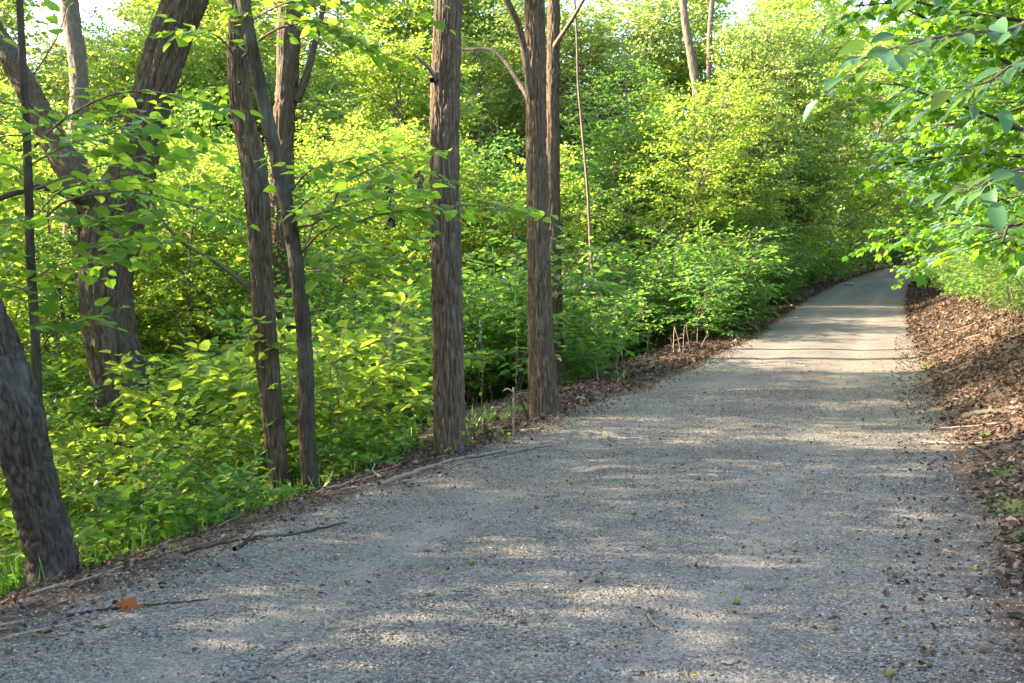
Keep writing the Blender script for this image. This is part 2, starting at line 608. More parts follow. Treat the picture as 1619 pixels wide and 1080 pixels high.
# ------------------------------------------------------------------ leaves
def T_leaf2():
    V = np.array([[0, 0, 0], [-.5, .42, .12], [0, 1, -.14], [.5, .42, .12]])
    return V, np.array([[0, 2, 1], [0, 3, 2]])


def T_leaf4():
    V = np.array([[0, 0, 0], [-.42, .26, .10], [-.36, .66, .06], [0, 1, -.14], [.36, .66, .06], [.42, .26, .10]])
    return V, np.array([[0, 3, 2, 1], [0, 5, 4, 3]])


def T_outline(half, zf, curl):
    """leaf from a half outline [(x,y)..] base to tip, folded along the midrib; each half a strip from midrib to margin"""
    half = np.asarray(half, float)
    n = len(half)
    y = half[:, 1]
    mid = np.stack([0 * y, np.linspace(0, 1, n), 0 * y], -1)
    inn = np.stack([half[:, 0] * .5, mid[:, 1] * .4 + half[:, 1] * .6, zf * half[:, 0] * .35], -1)
    out = np.stack([half[:, 0], half[:, 1], zf * half[:, 0] + curl * half[:, 0] ** 2], -1)
    R = [mid, inn, out]
    Lf = [inn * [-1, 1, 1], out * [-1, 1, 1]]
    V = np.concatenate(R + Lf)
    V[:, 2] -= 0.22 * V[:, 1] ** 2
    F = []
    for a, b in ((0, 1), (1, 2)):
        for k in range(n - 1):
            F.append([a * n + k, b * n + k, b * n + k + 1, a * n + k + 1])
    for a, b in ((0, 3), (3, 4)):
        for k in range(n - 1):
            F.append([a * n + k, a * n + k + 1, b * n + k + 1, b * n + k])
    return V, np.array(F)


HEART = [(0, 0), (.22, -.09), (.43, .04), (.52, .28), (.45, .55), (.25, .8), (0, 1.02)]
OVAL = [(0, 0), (.13, .06), (.25, .24), (.30, .45), (.25, .68), (.13, .87), (0, 1)]


def T_maple():
    pts = [(0, 0), (.10, .02), (.34, -.02), (.28, .16), (.60, .30), (.44, .42), (.56, .72), (.26, .62), (.18, .80), (0, 1.05)]
    o = np.array(pts)
    full = np.concatenate([o, (o[1:-1] * [-1, 1])[::-1]])
    z = -0.35 * np.abs(full[:, 0]) ** 2 * 1.2 + .08 * np.abs(full[:, 0]) - .15 * full[:, 1] ** 2
    V = np.concatenate([[[0, .36, .02]], np.column_stack([full, z])])
    n = len(full)
    F = np.array([[0, 1 + (k + 1) % n, 1 + k] for k in range(n)])
    return V, F


class Leaves:
    def __init__(self):
        self.p, self.d, self.n, self.L = [], [], [], []

    def add(self, p, d, n, L):
        self.p.append(p); self.d.append(d); self.n.append(n); self.L.append(L)

    def arrays(self):
        return (np.concatenate(self.p), np.concatenate(self.d), np.concatenate(self.n), np.concatenate(self.L))

    def mesh(self, name, templ, mat, wid=1.0, sel=None, origin=(0, 0, 0)):
        p, d, n, L = self.arrays()
        if sel is not None:
            p, d, n, L = p[sel], d[sel], n[sel], L[sel]
        TV, TF = templ
        s = np.cross(d, n)
        V = (p - np.asarray(origin))[:, None] + L[:, None, None] * (
            TV[None, :, 0, None] * wid * s[:, None] + TV[None, :, 1, None] * d[:, None] + TV[None, :, 2, None] * n[:, None])
        F = (TF[None] + (np.arange(len(p)) * len(TV))[:, None, None]).reshape(-1, TF.shape[1])
        return mesh_np(name, V.reshape(-1, 3), F, [mat], len(TV) > 8)


UP = np.array([0, 0, 1.0])


def twig_leaves(rng, lv, P, spacing, L, ang=55, jit=.35, droop=.1, start=.15, petiole=.0, hang=0.0):
    seg = np.linalg.norm(np.diff(P, axis=0), axis=1)
    s = np.concatenate([[0], np.cumsum(seg)])
    tot = s[-1]
    n = max(2, int(tot * (1 - start) / spacing))
    q = np.linspace(start * tot, tot, n)
    pos = np.stack([np.interp(q, s, P[:, k]) for k in range(3)], -1)
    T = nrm(np.stack([np.interp(np.minimum(q + .02, tot), s, P[:, k]) - np.interp(q - .02, s, P[:, k]) for k in range(3)], -1))
    S = nrm(np.cross(T, UP))
    side = np.where(np.arange(n) % 2 == 0, 1, -1)[:, None] * 1.0
    a = np.radians(rng.normal(ang, 12, n))[:, None]
    d = T * np.cos(a) + S * side * np.sin(a) + UP * (rng.normal(-droop, .18, n))[:, None]
    d[-1] = T[-1]
    d[:, 2] -= hang
    d = nrm(d)
    nn = UP[None] + rng.normal(0, jit, (n, 3))
    nn = nrm(nn - d * (nn * d).sum(1, keepdims=True))
    LL = L * rng.uniform(.65, 1.15, n)
    pos = pos + d * petiole
    lv.add(pos, d, nn, LL)


def poly(rng, p, d, length, n=5, wob=.12, bend=-.1):
    """wandering polyline; bend > 0 turns up, < 0 droops"""
    p = np.asarray(p, float)
    d = nrm(d)
    out = [p]
    for k in range(n - 1):
        d = nrm(d + rng.normal(0, wob, 3) + UP * bend)
        p = p + d * length / (n - 1)
        out.append(p)
    return np.array(out)


def lerp_poly(P, f):
    f = np.clip(f, 0, 1) * (len(P) - 1)
    i = min(int(f), len(P) - 2)
    return P[i] + (P[i + 1] - P[i]) * (f - i), nrm(P[i + 1] - P[i])


def branchlet(rng, wood, lv, P, r, leafL, sp, sub_sp, twl, tri=3, ang=55, wood_on=True, jit=.35, start=.2, hang=0.0):
    """a branch with side twigs, each carrying leaves"""
    if wood_on:
        wood.add(*tube(P[::2], np.linspace(r, r * .35, len(P[::2])), tri))
    Lb = np.linalg.norm(np.diff(P, axis=0), axis=1).sum()
    k = max(2, int(Lb * (1 - start) / sub_sp))
    for i in range(k):
        f = start + (1 - start) * (i + rng.random() * .6) / k
        p, t = lerp_poly(P, f)
        s = nrm(np.cross(t, UP)) * (1 if i % 2 else -1)
        d = nrm(t * .75 + s * rng.uniform(.6, 1.0) + UP * rng.normal(.05, .2))
        l = twl * rng.uniform(.55, 1.1) * (1.1 - .55 * f)
        Q = poly(rng, p, d, l, 4, .12, -.05)
        if wood_on and i % 2 == 0:
            wood.add(*tube(Q[::3], np.linspace(r * .35, r * .12, 2), 3))
        twig_leaves(rng, lv, Q, sp, leafL, ang, jit, hang=hang)
    twig_leaves(rng, lv, P, sp * 1.6, leafL, ang, jit, start=.45, hang=hang)


def gen_shrub(seed, Hh=1.6, R=1.0, stems=8, leafL=.065, sp=.036, sub_sp=.065, twl=.42, arch=-.06):
    rng = np.random.default_rng(seed)
    wood, lv = MB(), Leaves()
    for i in range(stems):
        az = i * 2.4 + rng.normal(0, .4)
        lean = rng.uniform(.12, .75) * R / Hh * 1.2
        d = np.array([math.cos(az) * lean, math.sin(az) * lean, 1])
        p0 = np.array([math.cos(az), math.sin(az), 0]) * rng.uniform(0.02, .18) + [0, 0, -.12]
        l = Hh * rng.uniform(.7, 1.15)
        P = poly(rng, p0, d, l, 7, .10, arch * .5)
        wood.add(*tube(P, np.linspace(.011, .003, 7) * (Hh / 1.6), 5))
        nb = int(l / .10)
        for b in range(nb):
            f = .22 + .78 * (b + rng.random()) / nb
            p, t = lerp_poly(P, f)
            a2 = rng.uniform(0, 2 * np.pi)
            dd = nrm(np.array([math.cos(a2), math.sin(a2), rng.uniform(-.05, .6)]) + .35 * t + .35 * nrm(np.array([d[0], d[1], 0]) + 1e-6))
            Q = poly(rng, p, dd, twl * rng.uniform(.6, 1.3) * (1.15 - .5 * f), 5, .1, arch)
            branchlet(rng, wood, lv, Q, .004, leafL, sp, sub_sp, twl * .55)
    return wood, lv


def gen_tree(seed, Hh=6.5, R=2.3, cb=.2, nbr=26, leafL=.09, sp=.05, sub=.17, subl=.9, tw_sp=.10, twl=.42, r0=.06, twig_wood=True, up=(.1, .7), crooked=.05, flat=.35, hang=0.0):
    rng = np.random.default_rng(seed)
    trunk, wood, lv = MB(), MB(), Leaves()
    P = poly(rng, (0, 0, -.3), (rng.normal(0, .05), rng.normal(0, .05), 1), Hh + .3, 14, crooked, .06)
    trunk.add(*tube(P, np.linspace(r0 * 1.15, r0 * .12, 14), 9))
    for i in range(nbr):
        f = cb + (1 - cb) * ((i + rng.random() * .7) / nbr)
        p, t = lerp_poly(P, f)
        az = i * 2.399 + rng.normal(0, .35)
        g = (f - cb) / (1 - cb)
        shape = (0.55 + .9 * g) * (1 - g) ** .55 * 1.25 if g > .35 else .85
        l = R * max(.25, shape) * rng.uniform(.7, 1.15)
        el = rng.uniform(*up) + .5 * g
        d = np.array([math.cos(az), math.sin(az), el])
        B = poly(rng, p, d, l, 7, .14, -.07 * (1 if flat < .5 else .3))
        rb = r0 * .34 * (1.1 - .7 * g)
        trunk.add(*tube(B, np.linspace(rb, rb * .25, 7), 5))
        ns = max(3, int(l / sub))
        for k in range(ns):
            ff = .22 + .78 * (k + rng.random()) / ns
            q, bt = lerp_poly(B, ff)
            s = nrm(np.cross(bt, UP)) * (1 if k % 2 else -1)
            dd = nrm(bt * .6 + s * rng.uniform(.5, 1) + UP * rng.normal(.05, flat))
            S = poly(rng, q, dd, subl * rng.uniform(.5, 1.15) * (1.1 - .5 * ff), 5, .12, -.06)
            branchlet(rng, trunk if twig_wood else wood, lv, S, rb * .25, leafL, sp, tw_sp, twl, 3, 55, True, flat + .1, hang=hang)
    return trunk, lv


kinds = {}


def plant_kind(key, wood, lv, wmat, lmat, templ, wid):
    kinds[key] = (wood.mesh(key + "_wood", M[wmat]), lv.mesh(key + "_foliage", templ, M[lmat], wid))


L2, L4 = T_leaf2(), T_leaf4()
SHR = [('honeysuckle', 'shrub', 11, dict(Hh=1.5, R=1.0, stems=9, leafL=.062, twl=.42), .95),
       ('spicebush', 'lime', 12, dict(Hh=1.4, R=1.1, stems=9, leafL=.125, sp=.058, twl=.48), .85),
       ('privet', 'cool', 13, dict(Hh=1.6, R=.9, stems=10, leafL=.06, twl=.40), .9),
       ('viburnum', 'shrub', 14, dict(Hh=1.6, R=1.2, stems=9, leafL=.095, sp=.05, sub_sp=.09, twl=.5), 1.05),
       ('sumac', 'cool', 15, dict(Hh=1.7, R=1.0, stems=8, leafL=.11, sp=.045, sub_sp=.11, twl=.62, arch=-.12), .5),
       ('bramble', 'lime', 16, dict(Hh=1.0, R=1.5, stems=12, leafL=.09, sp=.05, twl=.4, arch=-.16), 1.0)]
for nm, lm, sd_, kw, wid in SHR:
    w_, l_ = gen_shrub(sd_, **kw)
    plant_kind(nm, w_, l_, 'twig', lm, L4, wid)
# low herbs
for nm, lm, sd_, kw, wid in (('nettle', 'shrub', 31, dict(Hh=.5, R=.3, stems=7, leafL=.065, sp=.024, sub_sp=.05, twl=.18), .9),
                             ('jewelweed', 'lime', 32, dict(Hh=.45, R=.4, stems=8, leafL=.08, sp=.03, sub_sp=.05, twl=.2), .8),
                             ('knotweed', 'redbud', 33, dict(Hh=.6, R=.4, stems=6, leafL=.12, sp=.05, sub_sp=.09, twl=.25), .95)):
    w_, l_ = gen_shrub(sd_, **kw)
    plant_kind(nm, w_, l_, 'twig', lm, L4, wid)
# understorey trees
for nm, lm, sd_, kw, wid in (('dogwood', 'lime', 41, dict(Hh=6.0, R=2.2, nbr=38, leafL=.10), .9),
                             ('hornbeam', 'shrub', 42, dict(Hh=7.0, R=2.4, nbr=42, leafL=.095), .8),
                             ('elder', 'cool', 43, dict(Hh=4.5, R=2.0, cb=.1, nbr=36, leafL=.10, r0=.045), .7),
                             ('boxelder', 'lime', 44, dict(Hh=7.5, R=2.8, cb=.15, nbr=42, leafL=.11, sp=.06, crooked=.09), .85)):
    w_, l_ = gen_tree(sd_, **kw)
    plant_kind(nm, w_, l_, 'bark_pale', lm, L4 if nm == 'elder' else L2, wid)
# canopy trees
for nm, lm, sd_, kw, wid in (('oak', 'far', 51, dict(Hh=17, R=5.5, cb=.16, nbr=56, leafL=.24, sp=.10, sub=.33, subl=2.2, tw_sp=.165, twl=.95, r0=.22, crooked=.05, up=(.15, 1.1), flat=.6), .8),
                             ('locust', 'far', 52, dict(Hh=15, R=4.6, cb=.22, nbr=52, leafL=.22, sp=.10, sub=.33, subl=2.0, tw_sp=.165, twl=.9, r0=.18, crooked=.08, up=(.1, 1.2), flat=.65), .65),
                             ('ash', 'lime', 53, dict(Hh=16, R=5.0, cb=.12, nbr=56, leafL=.23, sp=.10, sub=.33, subl=2.0, tw_sp=.165, twl=.95, r0=.2, up=(.1, 1.0), flat=.6), .75)):
    w_, l_ = gen_tree(sd_, **kw)
    plant_kind(nm, w_, l_, 'bark_pale', lm, L2, wid)

KINDINFO = {'honeysuckle': ('shrub', 'mid green small-leaved shrub', 1.5), 'spicebush': ('shrub', 'yellow-green loose shrub', 1.4),
            'privet': ('shrub', 'dark dense small-leaved shrub', 1.6), 'viburnum': ('shrub', 'broad-leaved mid green shrub', 1.6),
            'sumac': ('shrub', 'arching narrow-leaved dark green shrub', 1.7), 'bramble': ('shrub', 'sprawling yellow-green bramble', 1.0),
            'nettle': ('weed', 'low leafy green weed', .5), 'jewelweed': ('weed', 'low bright lime weed', .45),
            'knotweed': ('weed', 'low broad-leaved weed', .6),
            'dogwood': ('tree', 'slender yellow-green understorey tree', 6.0), 'hornbeam': ('tree', 'mid green understorey tree', 7.0),
            'elder': ('tree', 'low dark green bushy tree', 4.5), 'boxelder': ('tree', 'crooked lime green understorey tree', 7.5),
            'oak': ('tree', 'tall pale sunlit canopy tree', 17), 'locust': ('tree', 'tall open feathery canopy tree', 15),
            'ash': ('tree', 'tall lime green canopy tree', 16)}
prng = random.Random(7)


LANDMARKS = []


def landmark_phrase(x, y, h, h0):
    """what the plant stands beside, in front of or behind"""
    best = min(LANDMARKS, key=lambda m: (m[1] - x) ** 2 + ((m[2] - y) * .7) ** 2)
    dx, dy = x - best[1], y - best[2]
    dist = math.hypot(dx, dy)
    near = 'close ' if dist < 1.6 else ('well ' if dist > 7 else '')
    rel = near + 'behind' if dy > .8 + abs(dx) * .6 else (near + 'in front of' if dy < -.8 - abs(dx) * .6 else {'': 'to one side of', 'close ': 'right beside', 'well ': 'well off beside'}[near])
    return rel + ' the ' + best[0]


def put(kind, x, y, h, where, group):
    cat, desc, h0 = KINDINFO[kind]
    z = gz(x, y)
    nm = {'shrub': 'shrub', 'weed': 'weed_plant', 'tree': 'leafy_tree'}[cat]
    size = 'small ' if h < .8 * h0 else ('big ' if h > 1.25 * h0 else '')
    lab = size + desc + ' ' + landmark_phrase(x, y, h, h0)
    t = thing(nm, lab, cat, (x, y, z), lab)
    s = h / h0
    t.scale = (s * prng.uniform(.9, 1.15), s * prng.uniform(.9, 1.15), s)
    t.rotation_euler = (0, 0, prng.uniform(0, 6.28))
    w, f = kinds[kind]
    obj('trunk' if cat == 'tree' else 'stem', w, t)
    tag(obj('crown' if cat == 'tree' else 'foliage', f, t), kind='stuff')
    return t


# ------------------------------------------------------------------ named trees with bark built in relief
def trunk_mesh(name, pts, mat, ns=96, ring=.022, furrow=.028, long=.13, amp=.075, flare=.35, seed=1, zmin=None, cap_r=1.0):
    """pts: [(x,y,z,radius)...] from the ground up"""
    pts = np.asarray(pts, float)
    n0 = 400
    Q = catmull(pts, n0)
    s = np.concatenate([[0], np.cumsum(np.linalg.norm(np.diff(Q[:, :3], axis=0), axis=1))])
    n = int(s[-1] / ring) + 2
    q = np.linspace(0, s[-1], n)
    P = np.stack([np.interp(q, s, Q[:, k]) for k in range(3)], -1)
    R = np.interp(q, s, Q[:, 3])
    T, A, B = frames(P)
    th = np.arange(ns) * 2 * np.pi / ns
    c, sn = np.cos(th)[None], np.sin(th)[None]
    Rm = R.mean()
    f = Rm / furrow
    S = q[:, None]
    wx = .5 * noise(c * f * .6, sn * f * .6, S / long * .7, seed + 3)
    n1 = noise(c * f + wx, sn * f + wx, S / long, seed)
    n2 = noise(c * f * 2.1, sn * f * 2.1, S / long * 2.5, seed + 7)
    n3 = noise(c * f * .25, sn * f * .25, S * 1.3, seed + 13)
    n4 = noise(c * f * 5, sn * f * 5, S / long * 7, seed + 17)
    d = amp * 2.0 * (np.clip(np.abs(n1) * 2.8, 0, 1) - .6 + .45 * np.clip(np.abs(n2) * 2.2, 0, 1) + .22 * n4) + .045 * n3
    lob = .5 + .5 * noise(c * 1.3, sn * 1.3, S * 0.4, seed + 23)
    fl = flare * np.exp(-S / (Rm * 1.6)) * (.55 + .9 * lob)
    RR = R[:, None] * (1 + d + fl)
    V = P[:, None] + RR[..., None] * (c[..., None] * A[:, None] + sn[..., None] * B[:, None])
    F = []
    i, j = np.meshgrid(np.arange(n - 1), np.arange(ns), indexing='ij')
    j2 = (j + 1) % ns
    F = np.stack([i * ns + j, i * ns + j2, (i + 1) * ns + j2, (i + 1) * ns + j], -1).reshape(-1, 4)
    return mesh_np(name, V.reshape(-1, 3), F, [M[mat]], True), P, R


def px_pts(lst, Y, base_dz=-.25, dY=0.0):
    """[(px,py,width_px)...] bottom first -> world points with radii at distance Y, rooted in the ground"""
    out = []
    for k, (a, b, w) in enumerate(lst):
        yk = Y + dY * k
        p = at(a, b, yk)
        out.append([*p, w * yk / FPX / 2 * .97])
    b0 = out[0]
    g = gz(b0[0], b0[1])
    root = [b0[0], b0[1], min(g, b0[2]) + base_dz, b0[3] * 1.02]
    return np.array([root] + out)


def named_tree(name, label, lst, Y, mat, base=None, **kw):
    pts = px_pts(lst, Y)
    org = np.array([pts[0, 0], pts[0, 1], gz(pts[0, 0], pts[0, 1])])
    t = thing(name, label, 'tree', org)
    rel = pts.copy()
    rel[:, :3] -= org
    me, P, R = trunk_mesh(name + "_trunk", rel, mat, **kw)
    obj('trunk', me, t)
    return t, org, pts


def limb(t, org, pts, mat, name='branch', ns=20, ring=.03, seed=5, **kw):
    """a limb of a named tree: pts [(px,py,Y,width_px)]"""
    P = np.array([[*at(a, b, y), w * y / FPX / 2] for a, b, y, w in pts])
    P[:, :3] -= org
    me, _, _ = trunk_mesh(name, P, mat, ns=ns, ring=ring, flare=0, seed=seed, **kw)
    return obj(name, me, t)


def add_crown(t, kind, z, s, dx=0, dy=0):
    w, f = kinds[kind]
    for nm, me in (('branch', w), ('crown', f)):
        o = obj(nm, me, t, (dx, dy, z))
        o.scale = (s, s, s)
        o.rotation_euler = (0, 0, prng.uniform(0, 6.28))
        if nm == 'branch':
            rz = o.rotation_euler.z
        else:
            o.rotation_euler.z = rz


t_lean, o_lean, p_lean = named_tree('leaning_tree', 'dark-barked tree leaning away from the path at the mossy gravel edge',
    [(84, 900, 74), (76, 860, 70), (46, 741, 70), (22, 625, 68), (-36, 485, 66), (-110, 340, 64), (-205, 150, 60), (-330, -120, 54)], 5.25, 'bark_dark', ns=130, ring=.014, furrow=.018, long=.05, amp=.10, seed=2, flare=.42)
t_sap, o_sap, p_sap = named_tree('sapling', 'thin straight sapling with smooth dark stem and round-leaved layered sprays',
    [(64, 720, 16), (60, 640, 15), (55, 520, 15), (48, 400, 14), (43, 230, 13), (36, 100, 11.5), (31, 0, 10.5), (24, -160, 9), (20, -300, 7)], 6.3, 'bark_dark', ns=24, furrow=.012, amp=.03, seed=3, flare=.2)
t_big, o_big, p_big = named_tree('old_forked_tree', 'massive bent old tree with shaggy bark forking above the shrubs',
    [(212, 760, 96), (202, 690, 84), (192, 620, 76), (173, 520, 75), (168, 440, 76), (176, 375, 84), (190, 325, 82), (212, 265, 64), (232, 190, 58), (258, 92, 60), (290, 8, 62), (335, -100, 58), (370, -260, 50)],
    14.4, 'bark', ns=150, ring=.03, furrow=.036, long=.32, amp=.085, seed=4, flare=.15)
limb(t_big, o_big, [(188, 352, 14.4, 60), (150, 318, 14.5, 52), (112, 268, 14.6, 44), (76, 205, 14.7, 38), (42, 138, 14.8, 34), (14, 88, 14.9, 32), (-40, 0, 15, 30), (-100, -120, 15.1, 26)], 'bark', ns=60, furrow=.04, long=.16, amp=.07, seed=6)
limb(t_big, o_big, [(170, 330, 14.3, 34), (120, 308, 14.1, 22), (80, 296, 13.9, 15), (40, 300, 13.7, 10), (-10, 318, 13.5, 7)], 'bark_dark', ns=20, seed=8)

t_a, o_a, p_a = named_tree('twin_tree', 'rough-barked slender tree with a peeling seam, crossed by a thinner dark stem',
    [(447, 790, 34), (440, 741, 31), (428, 625, 31), (418, 508, 33), (413, 420, 31), (404, 278, 37), (386, 190, 33), (377, 116, 31), (380, 0, 30), (386, -130, 28), (390, -300, 25)], 8.6, 'bark', ns=120, ring=.018, furrow=.018, long=.16, amp=.11, seed=11, flare=.2)
t_b, o_b, p_b = named_tree('curved_tree', 'thin smooth dark tree curving across the rough twin trunk',
    [(494, 792, 26), (491, 770, 25), (485, 683, 24.5), (483, 566, 23.5), (474, 463, 23), (453, 324, 22.5), (422, 185, 20), (402, 93, 19), (384, 0, 19), (360, -130, 17), (340, -300, 14)], 7.8, 'bark_dark', ns=90, ring=.016, furrow=.014, long=.05, amp=.07, seed=12, flare=.2)
t_c, o_c, p_c = named_tree('straight_tree', 'straight furrowed grey-brown tree rooted in the very edge of the gravel, with a broken stub',
    [(711, 728, 54), (710, 700, 49.5), (709, 640, 46), (708, 540, 44), (705, 370, 43), (703, 185, 42), (710, 0, 39.5), (716, -140, 38), (720, -400, 34)], 8.8, 'bark', ns=150, ring=.018, furrow=.019, long=.17, amp=.095, seed=14, flare=.16)
limb(t_c, o_c, [(690, 125, 8.75, 9), (678, 108, 8.6, 6), (664, 94, 8.45, 5), (654, 86, 8.4, 3.5)], 'deadwood', 'branch_stub', ns=14, seed=15)
limb(t_c, o_c, [(697, 118, 8.8, 20), (688, 122, 8.72, 16), (683, 127, 8.68, 9)], 'bark', 'branch_collar', ns=24, seed=16)
t_d, o_d, p_d = named_tree('warm_barked_tree', 'furrowed tree with warm tan bark near its foot and a steep side branch',
    [(864, 672, 51), (862, 650, 47), (859, 610, 42), (855, 540, 39), (852, 426, 35), (849, 259, 31.5), (847, 111, 29.5), (845, 0, 30), (843, -120, 29), (842, -330, 28)], 11.5, 'bark', ns=150, ring=.02, furrow=.023, long=.18, amp=.09, seed=18, flare=.18)
limb(t_d, o_d, [(846, 165, 11.5, 16), (838, 140, 11.4, 12), (829, 80, 11.3, 10.5), (820, 40, 11.2, 9.5), (806, 8, 11.1, 9), (790, -30, 11, 8), (770, -90, 11, 6)], 'bark', ns=22, furrow=.02, seed=19)
limb(t_d, o_d, [(842, 170, 11.55, 8), (826, 140, 11.8, 7), (812, 118, 12, 6.5), (800, 100, 12.2, 6), (775, 78, 12.5, 5), (735, 78, 12.8, 4), (700, 70, 13, 3)], 'bark_pale', ns=14, seed=20)
t_e, o_e, p_e = named_tree('tucked_tree', 'slim furrowed tree standing close behind the warm tan trunk',
    [(884, 612, 36), (881, 590, 30), (878, 540, 27), (875, 400, 23), (874, 200, 20), (876, 0, 18), (878, -140, 17), (880, -300, 15)], 17.4, 'bark', ns=80, ring=.035, furrow=.035, long=.15, amp=.08, seed=22, flare=.18)
limb(t_e, o_e, [(874, 78, 17.4, 9), (884, 62, 17.2, 7), (900, 38, 17, 6), (918, 8, 16.8, 5), (940, -30, 16.6, 4)], 'bark_pale', ns=12, seed=23)
t_f, o_f, p_f = named_tree('grey_trunked_tree', 'grey ridged tree trunk showing behind the crossed slender pair',
    [(446, 560, 40), (447, 420, 38), (446, 300, 36), (447, 222, 34), (453, 140, 33), (457, 60, 34), (458, 0, 35), (462, -160, 33), (465, -360, 28)], 21.0, 'bark', ns=80, ring=.05, furrow=.06, long=.3, amp=.08, seed=25)
limb(t_f, o_f, [(468, 160, 21, 16), (482, 128, 21, 12), (490, 100, 21, 10), (505, 40, 21, 8), (520, -30, 21, 6)], 'bark', ns=14, seed=26)
t_g, o_g, p_g = named_tree('hazy_tree', 'sunlit tree trunk beyond the old forked tree',
    [(112, 560, 34), (116, 400, 32), (121, 250, 30), (125, 160, 28), (122, 90, 27), (112, 20, 26), (104, -100, 24), (100, -300, 20)], 24.0, 'bark_pale', ns=60, ring=.06, furrow=.06, amp=.07, seed=28)
t_h, o_h, p_h = named_tree('dark_sapling', 'thin dark sapling pressed behind the massive old trunk',
    [(156, 700, 14), (150, 620, 14), (140, 520, 13), (131, 420, 11), (126, 350, 8), (124, 300, 5), (122, 270, 2)], 18.0, 'bark_dark', ns=24, ring=.06, seed=29)
t_i, o_i, p_i = named_tree('pale_sapling', 'thin pale whip-like sapling rising behind the bushes next to the tucked trunk',
    [(940, 480, 4.5), (934, 400, 4.5), (929, 300, 4.2), (921, 210, 4), (914, 130, 3.6), (912, 60, 3.2), (906, -40, 2.6)], 21.5, 'bark_pale', ns=14, ring=.06, seed=30)
t_j, o_j, p_j = named_tree('sunlit_tree', 'orange-brown sunlit trunk among the pale leaves above the path bend',
    [(1098, 420, 17), (1098, 300, 16), (1099, 190, 15), (1102, 150, 14), (1094, 95, 13), (1086, 50, 12), (1080, 0, 11), (1072, -120, 9)], 46.0, 'bark_pale', ns=40, ring=.1, furrow=.08, seed=31)
t_k, o_k, p_k = named_tree('slim_forest_tree', 'slim upright trunk beside the orange-brown sunlit trunk',
    [(1126, 420, 9), (1122, 300, 9), (1121, 150, 8.5), (1122, 60, 8), (1126, 0, 7.5), (1132, -120, 6)], 49.0, 'bark_pale', ns=24, ring=.15, furrow=.08, seed=32)
limb(t_j, o_j, [(1103, 178, 46, 8), (1128, 165, 45.5, 6.5), (1150, 158, 45, 5), (1185, 150, 44.5, 3.5)], 'bark_pale', ns=10, seed=33)
for t_, kind, z, s in ((t_c, 'hornbeam', 5.2, .9), (t_d, 'boxelder', 5.4, .85), (t_e, 'hornbeam', 6.5, .9), (t_a, 'dogwood', 5.0, .7), (t_f, 'oak', 5.0, .7), (t_j, 'locust', 5.0, .7), (t_k, 'ash', 4.0, .6), (t_g, 'locust', 6.0, .7)):
    top = {id(t_c): p_c, id(t_d): p_d, id(t_e): p_e, id(t_a): p_a, id(t_f): p_f, id(t_j): p_j, id(t_k): p_k, id(t_g): p_g}[id(t_)]
    org = {id(t_c): o_c, id(t_d): o_d, id(t_e): o_e, id(t_a): o_a, id(t_f): o_f, id(t_j): o_j, id(t_k): o_k, id(t_g): o_g}[id(t_)]
    e = top[-1, :3] - org
    add_crown(t_, kind, float(e[2]) - .6, s, float(e[0]), float(e[1]))


